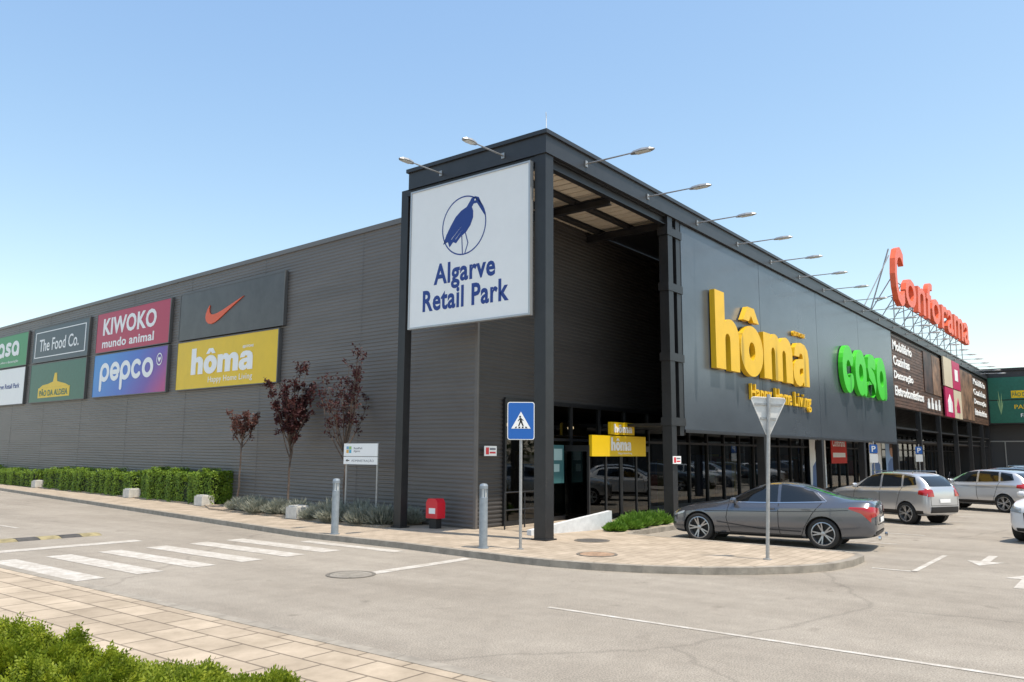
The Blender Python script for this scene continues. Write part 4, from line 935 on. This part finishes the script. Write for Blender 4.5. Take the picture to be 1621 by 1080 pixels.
def hatch(label,pm,rail=True,cname='parked_car',door=False,group='cars parked in front of the shops'):
    e,patch,seam,proj=make_car(label,'car',HB,(1.28,-1.26),.325,pm,'hatch',cname,group=group)
    patch('front_side_window','LR',[(.74,1.06),(-.22,1.09)],[(.30,1.42),(-.22,1.49)],M_carglass)
    patch('rear_side_window','LR',[(-.30,1.09),(-1.06,1.12)],[(-.30,1.49),(-1.02,1.47)],M_carglass)
    patch('quarter_window','LR',[(-1.13,1.13),(-1.60,1.18)],[(-1.10,1.46),(-1.50,1.40)],M_carglass)
    patch('windshield','T',[(.92,-.62),(.96,0),(.92,.62)],[(.36,-.54),(.30,0),(.36,.54)],M_carglass)
    patch('rear_window','B',[(-.58,1.14),(.58,1.14)],[(-.50,1.43),(.50,1.43)],M_carglass,.01)
    patch('sill_cladding','LR',[(1.9,.26),(-1.85,.28)],[(1.9,.40),(-1.85,.42)],M_blk,.006,30,3)
    b=B();seam(b,'LR',[(.76,1.03),(.82,.7),(.76,.38)]);seam(b,'LR',[(-.26,1.07),(-.26,.6),(-.30,.38)]);seam(b,'LR',[(-1.10,1.10),(-1.0,.8),(-.86,.40)]);b.obj('door_seam',e)
    b=B();seam(b,'B',[(-.66,1.08),(-.66,.58),(.66,.58),(.66,1.08)],.006,.006);b.obj('boot_seam',e)
    patch('front_grille','F',[(-.40,.40),(.40,.40)],[(-.42,.72),(.42,.72)],M_blk,.01);patch('bumper_intake','F',[(-.60,.28),(.60,.28)],[(-.60,.36),(.60,.36)],M_blk,.01)
    for s in (1,-1):
        patch('headlight','F',[(s*.46,.70),(s*.74,.74)],[(s*.46,.82),(s*.76,.88)],M_head,.01)
        patch('headlight','L' if s>0 else 'R',[(1.98,.72),(1.62,.82)],[(1.94,.84),(1.62,.90)],M_head,.01)
        patch('taillight','B',[(s*.52,.84),(s*.78,.84)],[(s*.54,1.04),(s*.74,1.08)],M_red,.012)
        patch('taillight','L' if s>0 else 'R',[(-1.74,.90),(-2.02,.86)],[(-1.74,1.02),(-1.99,1.05)],M_red,.01)
        b=B();c=Vector((.66,s*.98,1.10));b.lathe(c-Vector((0,s*.10,0)),(0,s,0),[(0,.03),(.03,.07),(.14,.075),(.19,.05),(.2,.01)],12,pm);b.obox(c-Vector((0,s*.1,.05)),(.03,0,0),(0,.06,0),(0,0,.02),M_blk);b.obj('wing_mirror',e)
    patch('number_plate','B',[(-.26,.66),(.26,.66)],[(-.26,.77),(.26,.77)],M_sw,.016)
    patch('rear_bumper_trim','B',[(-.68,.36),(.68,.36)],[(-.68,.54),(.68,.54)],M_blk,.012)
    for x in (-.12,-.9):
        for s in (1,-1):
            b=B();p=proj('L' if s>0 else 'R',x,.91,.02);b.obox(p,(.09,0,0),(0,.012,0),(0,0,.012),pm);b.obj('door_handle',e)
    if rail:
        for s in (1,-1):
            b=B();b.cyl((.15,s*.60,1.57),(-1.4,s*.58,1.57),.016,.016,6,M_chrome)
            for x in (.1,-.65,-1.4): b.cyl((x,s*.60,1.50),(x,s*.60,1.57),.016,.016,6,M_chrome)
            b.obj('roof_rail',e)
    if door:
        dd=bpy.data.objects.new('open_door',None);COL.objects.link(dd);dd.parent=e;dd.location=(.76,.88,0)
        b=B();v=[(0,0,.35),(0.0,0,1.05),(-.15,0,1.05),(-1.0,0,1.1),(-1.0,0,.35)];t=Vector((0,.05,0))
        vv=[Vector(p) for p in v]+[Vector(p)+t for p in v];b.add(vv,[(0,1,2,3,4),(9,8,7,6,5)]+[(i,5+i,5+(i+1)%5,(i+1)%5) for i in range(5)],pm);b.obj('door_panel',dd)
        b=B();b.add([(-.05,.025,1.08),(-1.0,.025,1.1),(-.98,-.06,1.46),(-.45,-.06,1.40)],[(0,1,2,3)],M_carglass);b.obj('door_glass',dd)
        dd.rotation_euler=(0,0,-math.radians(60))
    return e
def place(e,x,y,F):
    e.location=(x,y,0.004);e.rotation_euler=(0,0,math.atan2(F[1],F[0]))
place(sedan(),4.09,-3.68,(-.11,.994))
silver=paint('silver_paint',(.55,.56,.58),.6,.3);whitep=paint('white_paint',(.74,.74,.74),0,.3);blackp=paint('black_paint',(.02,.02,.022),.2,.25)
suv=hatch('silver compact suv with roof rails parked before shopfront',silver);place(suv,13.0,-4.35,(.44,.90));suv.scale=(.92,.90,1.0)
h2=hatch('white hatchback with red tail lamps parked in bay',whitep,False);place(h2,17.2,-3.7,(.44,.90));h2.scale=(.88,.90,.95)
h3=hatch('pale silver hatchback with front door open',silver,False,door=True);place(h3,21.0,-5.9,(.40,.92))
h4=hatch('white car with dark grille standing in the lane',whitep,False,cname='white_car',group='cars in the car park lane');place(h4,9.55,-9.45,(-.96,.28))
h5=hatch('black hatchback parked in distant bay',blackp,False)
place(h5,27.5,-5.6,(.2,.98))
for (x,y,src,lab) in ((31,-5.5,h2,'white hatchback parked in distant bay'),(34.2,-5.6,suv,'silver suv parked in distant bay'),(38,-5.5,h5,'black hatchback parked in distant bay'),(42,-5.3,h2,'white hatchback parked in distant bay'),(47,-5.4,h5,'black hatchback parked in distant bay'),(52,-6,suv,'silver suv parked in distant bay'),(58,-9,h2,'white hatchback parked in distant bay')):
    c=clone(src,(x,y,.004),math.atan2(.98,.15),label=lab)

# ------------------------------------------------------------ person
e=thing('person','person in pink shirt and dark trousers leaning towards car','person',(22.2,-8.2,.0),math.radians(110))
def skin(name,chain,edges,mt,root=0,par=None):
    me=bpy.data.meshes.new(name);me.from_pydata([c[:3] for c in chain],edges,[]);o=mkobj(name,me)
    md=o.modifiers.new('k','SKIN')
    for i,c in enumerate(chain): me.skin_vertices[0].data[i].radius=(c[3],c[3])
    me.skin_vertices[0].data[root].use_root=True
    s=o.modifiers.new('s','SUBSURF');s.levels=2;s.render_levels=2
    dg=bpy.context.evaluated_depsgraph_get();dg.update();m2=bpy.data.meshes.new_from_object(o.evaluated_get(dg));bpy.data.objects.remove(o)
    m2.materials.clear();m2.materials.append(mt);m2.polygons.foreach_set('use_smooth',[True]*len(m2.polygons))
    return mkobj(name,m2,par)
sk=mat('skin',(.48,.27,.19),.55)
body=[(0,0,.92,.14),(.06,0,1.12,.13),(.2,0,1.32,.15),(.30,0,1.44,.06),(.36,0,1.52,.085),(.38,0,1.60,.095),(.38,0,1.66,.06),
 (.2,.19,1.36,.06),(.36,.24,1.12,.045),(.56,.2,1.02,.035),(.64,.19,1.0,.03),(.2,-.19,1.36,.06),(.34,-.25,1.12,.045),(.55,-.2,1.05,.035),(.63,-.19,1.03,.03),
 (0,.10,.86,.095),(.05,.11,.48,.065),(-.02,.11,.10,.045),(.10,.12,.04,.035),(0,-.10,.86,.095),(.0,-.11,.48,.065),(-.10,-.11,.10,.045),(.02,-.12,.04,.035)]
skin('body',body,[(0,1),(1,2),(2,3),(3,4),(4,5),(5,6),(2,7),(7,8),(8,9),(9,10),(2,11),(11,12),(12,13),(13,14),(0,15),(15,16),(16,17),(17,18),(0,19),(19,20),(20,21),(21,22)],sk,0,e)
skin('shirt',[(0,0,.90,.155),(.06,0,1.12,.145),(.2,0,1.32,.165),(.2,.19,1.36,.075),(.29,.22,1.22,.062),(.2,-.19,1.36,.075),(.28,-.23,1.22,.062)],[(0,1),(1,2),(2,3),(3,4),(2,5),(5,6)],mat('pink_cotton',(.55,.22,.2),.8),0,e)
skin('trousers',[(0,0,.90,.15),(0,.10,.84,.108),(.05,.11,.48,.08),(-.02,.11,.12,.062),(0,-.10,.84,.108),(.0,-.11,.48,.08),(-.10,-.11,.12,.062)],[(0,1),(1,2),(2,3),(0,4),(4,5),(5,6)],mat('dark_cotton',(.04,.04,.06),.85),0,e)
skin('hair',[(.33,0,1.60,.09),(.36,0,1.68,.085),(.30,0,1.54,.07)],[(0,1),(0,2)],mat('brown_hair',(.06,.035,.02),.7),0,e)

b=B();far=leafmat('far_foliage',(.015,.03,.01),(.04,.07,.02),(.07,.10,.03),1.5)
for i in range(2600):
    a=U(-50,-8);p=Vector((U(110,125),a*3,U(.5,6+2*math.sin(a*.7))));leafquad(b,p,rv(),U(.3,.8),far)
b.obj('distant_trees',kind='stuff')

# ------------------------------------------------------------ light
w=bpy.data.worlds.new("World");bpy.context.scene.world=w;w.use_nodes=True
nt=w.node_tree;bgn=nt.nodes['Background'];sky=nt.nodes.new('ShaderNodeTexSky');sky.sky_type='NISHITA';sky.sun_disc=False
sd=Vector((.08,-1,0)).normalized();el=math.radians(70)
sky.sun_elevation=el;sky.sun_rotation=math.atan2(sd.x,sd.y);sky.altitude=20;sky.air_density=.9;sky.dust_density=.6;sky.ozone_density=1.2
sp=nt.nodes.new('ShaderNodeSeparateXYZ');cb_=nt.nodes.new('ShaderNodeCombineXYZ');nt.links.new(sky.outputs[0],sp.inputs[0])
for k,(pw,ml_) in enumerate(((.95,2.02),(.80,2.30),(.50,3.30))):
    a=nt.nodes.new('ShaderNodeMath');a.operation='POWER';a.inputs[1].default_value=pw;nt.links.new(sp.outputs[k],a.inputs[0])
    c=nt.nodes.new('ShaderNodeMath');c.operation='MULTIPLY';c.inputs[1].default_value=ml_;nt.links.new(a.outputs[0],c.inputs[0]);nt.links.new(c.outputs[0],cb_.inputs[k])
nt.links.new(cb_.outputs[0],bgn.inputs[0]);bgn.inputs[1].default_value=.15
sl=bpy.data.lights.new('sun','SUN');sl.energy=5.0;sl.angle=math.radians(.53);sl.color=(1,.915,.79)
so=bpy.data.objects.new('sun',sl);COL.objects.link(so)
s3=Vector((sd.x*math.cos(el),sd.y*math.cos(el),math.sin(el)));so.rotation_euler=s3.to_track_quat('Z','Y').to_euler()
sc=bpy.context.scene;sc.view_settings.view_transform='Standard';sc.view_settings.look='None';sc.view_settings.exposure=0
# ------------------------------------------------------------ camera
f=1261.0;th=math.radians(8.03);ro=.006;yaw=math.radians(37.9)
cd=bpy.data.cameras.new('camera');cd.sensor_width=36;cd.lens=36*f/1621;cd.clip_end=6000;cd.clip_start=.1
cam=bpy.data.objects.new('camera',cd);COL.objects.link(cam);cam.location=(-14.991,-10.724,2.05)
fw=Vector((math.cos(yaw)*math.cos(th),math.sin(yaw)*math.cos(th),math.sin(th)))
rt=Vector((math.sin(yaw),-math.cos(yaw),0));up=rt.cross(fw)
r2=rt*math.cos(ro)+up*math.sin(ro);u2=-rt*math.sin(ro)+up*math.cos(ro)
mt3=Matrix((r2,u2,-fw)).transposed();cam.rotation_euler=mt3.to_euler()
sc.camera=cam
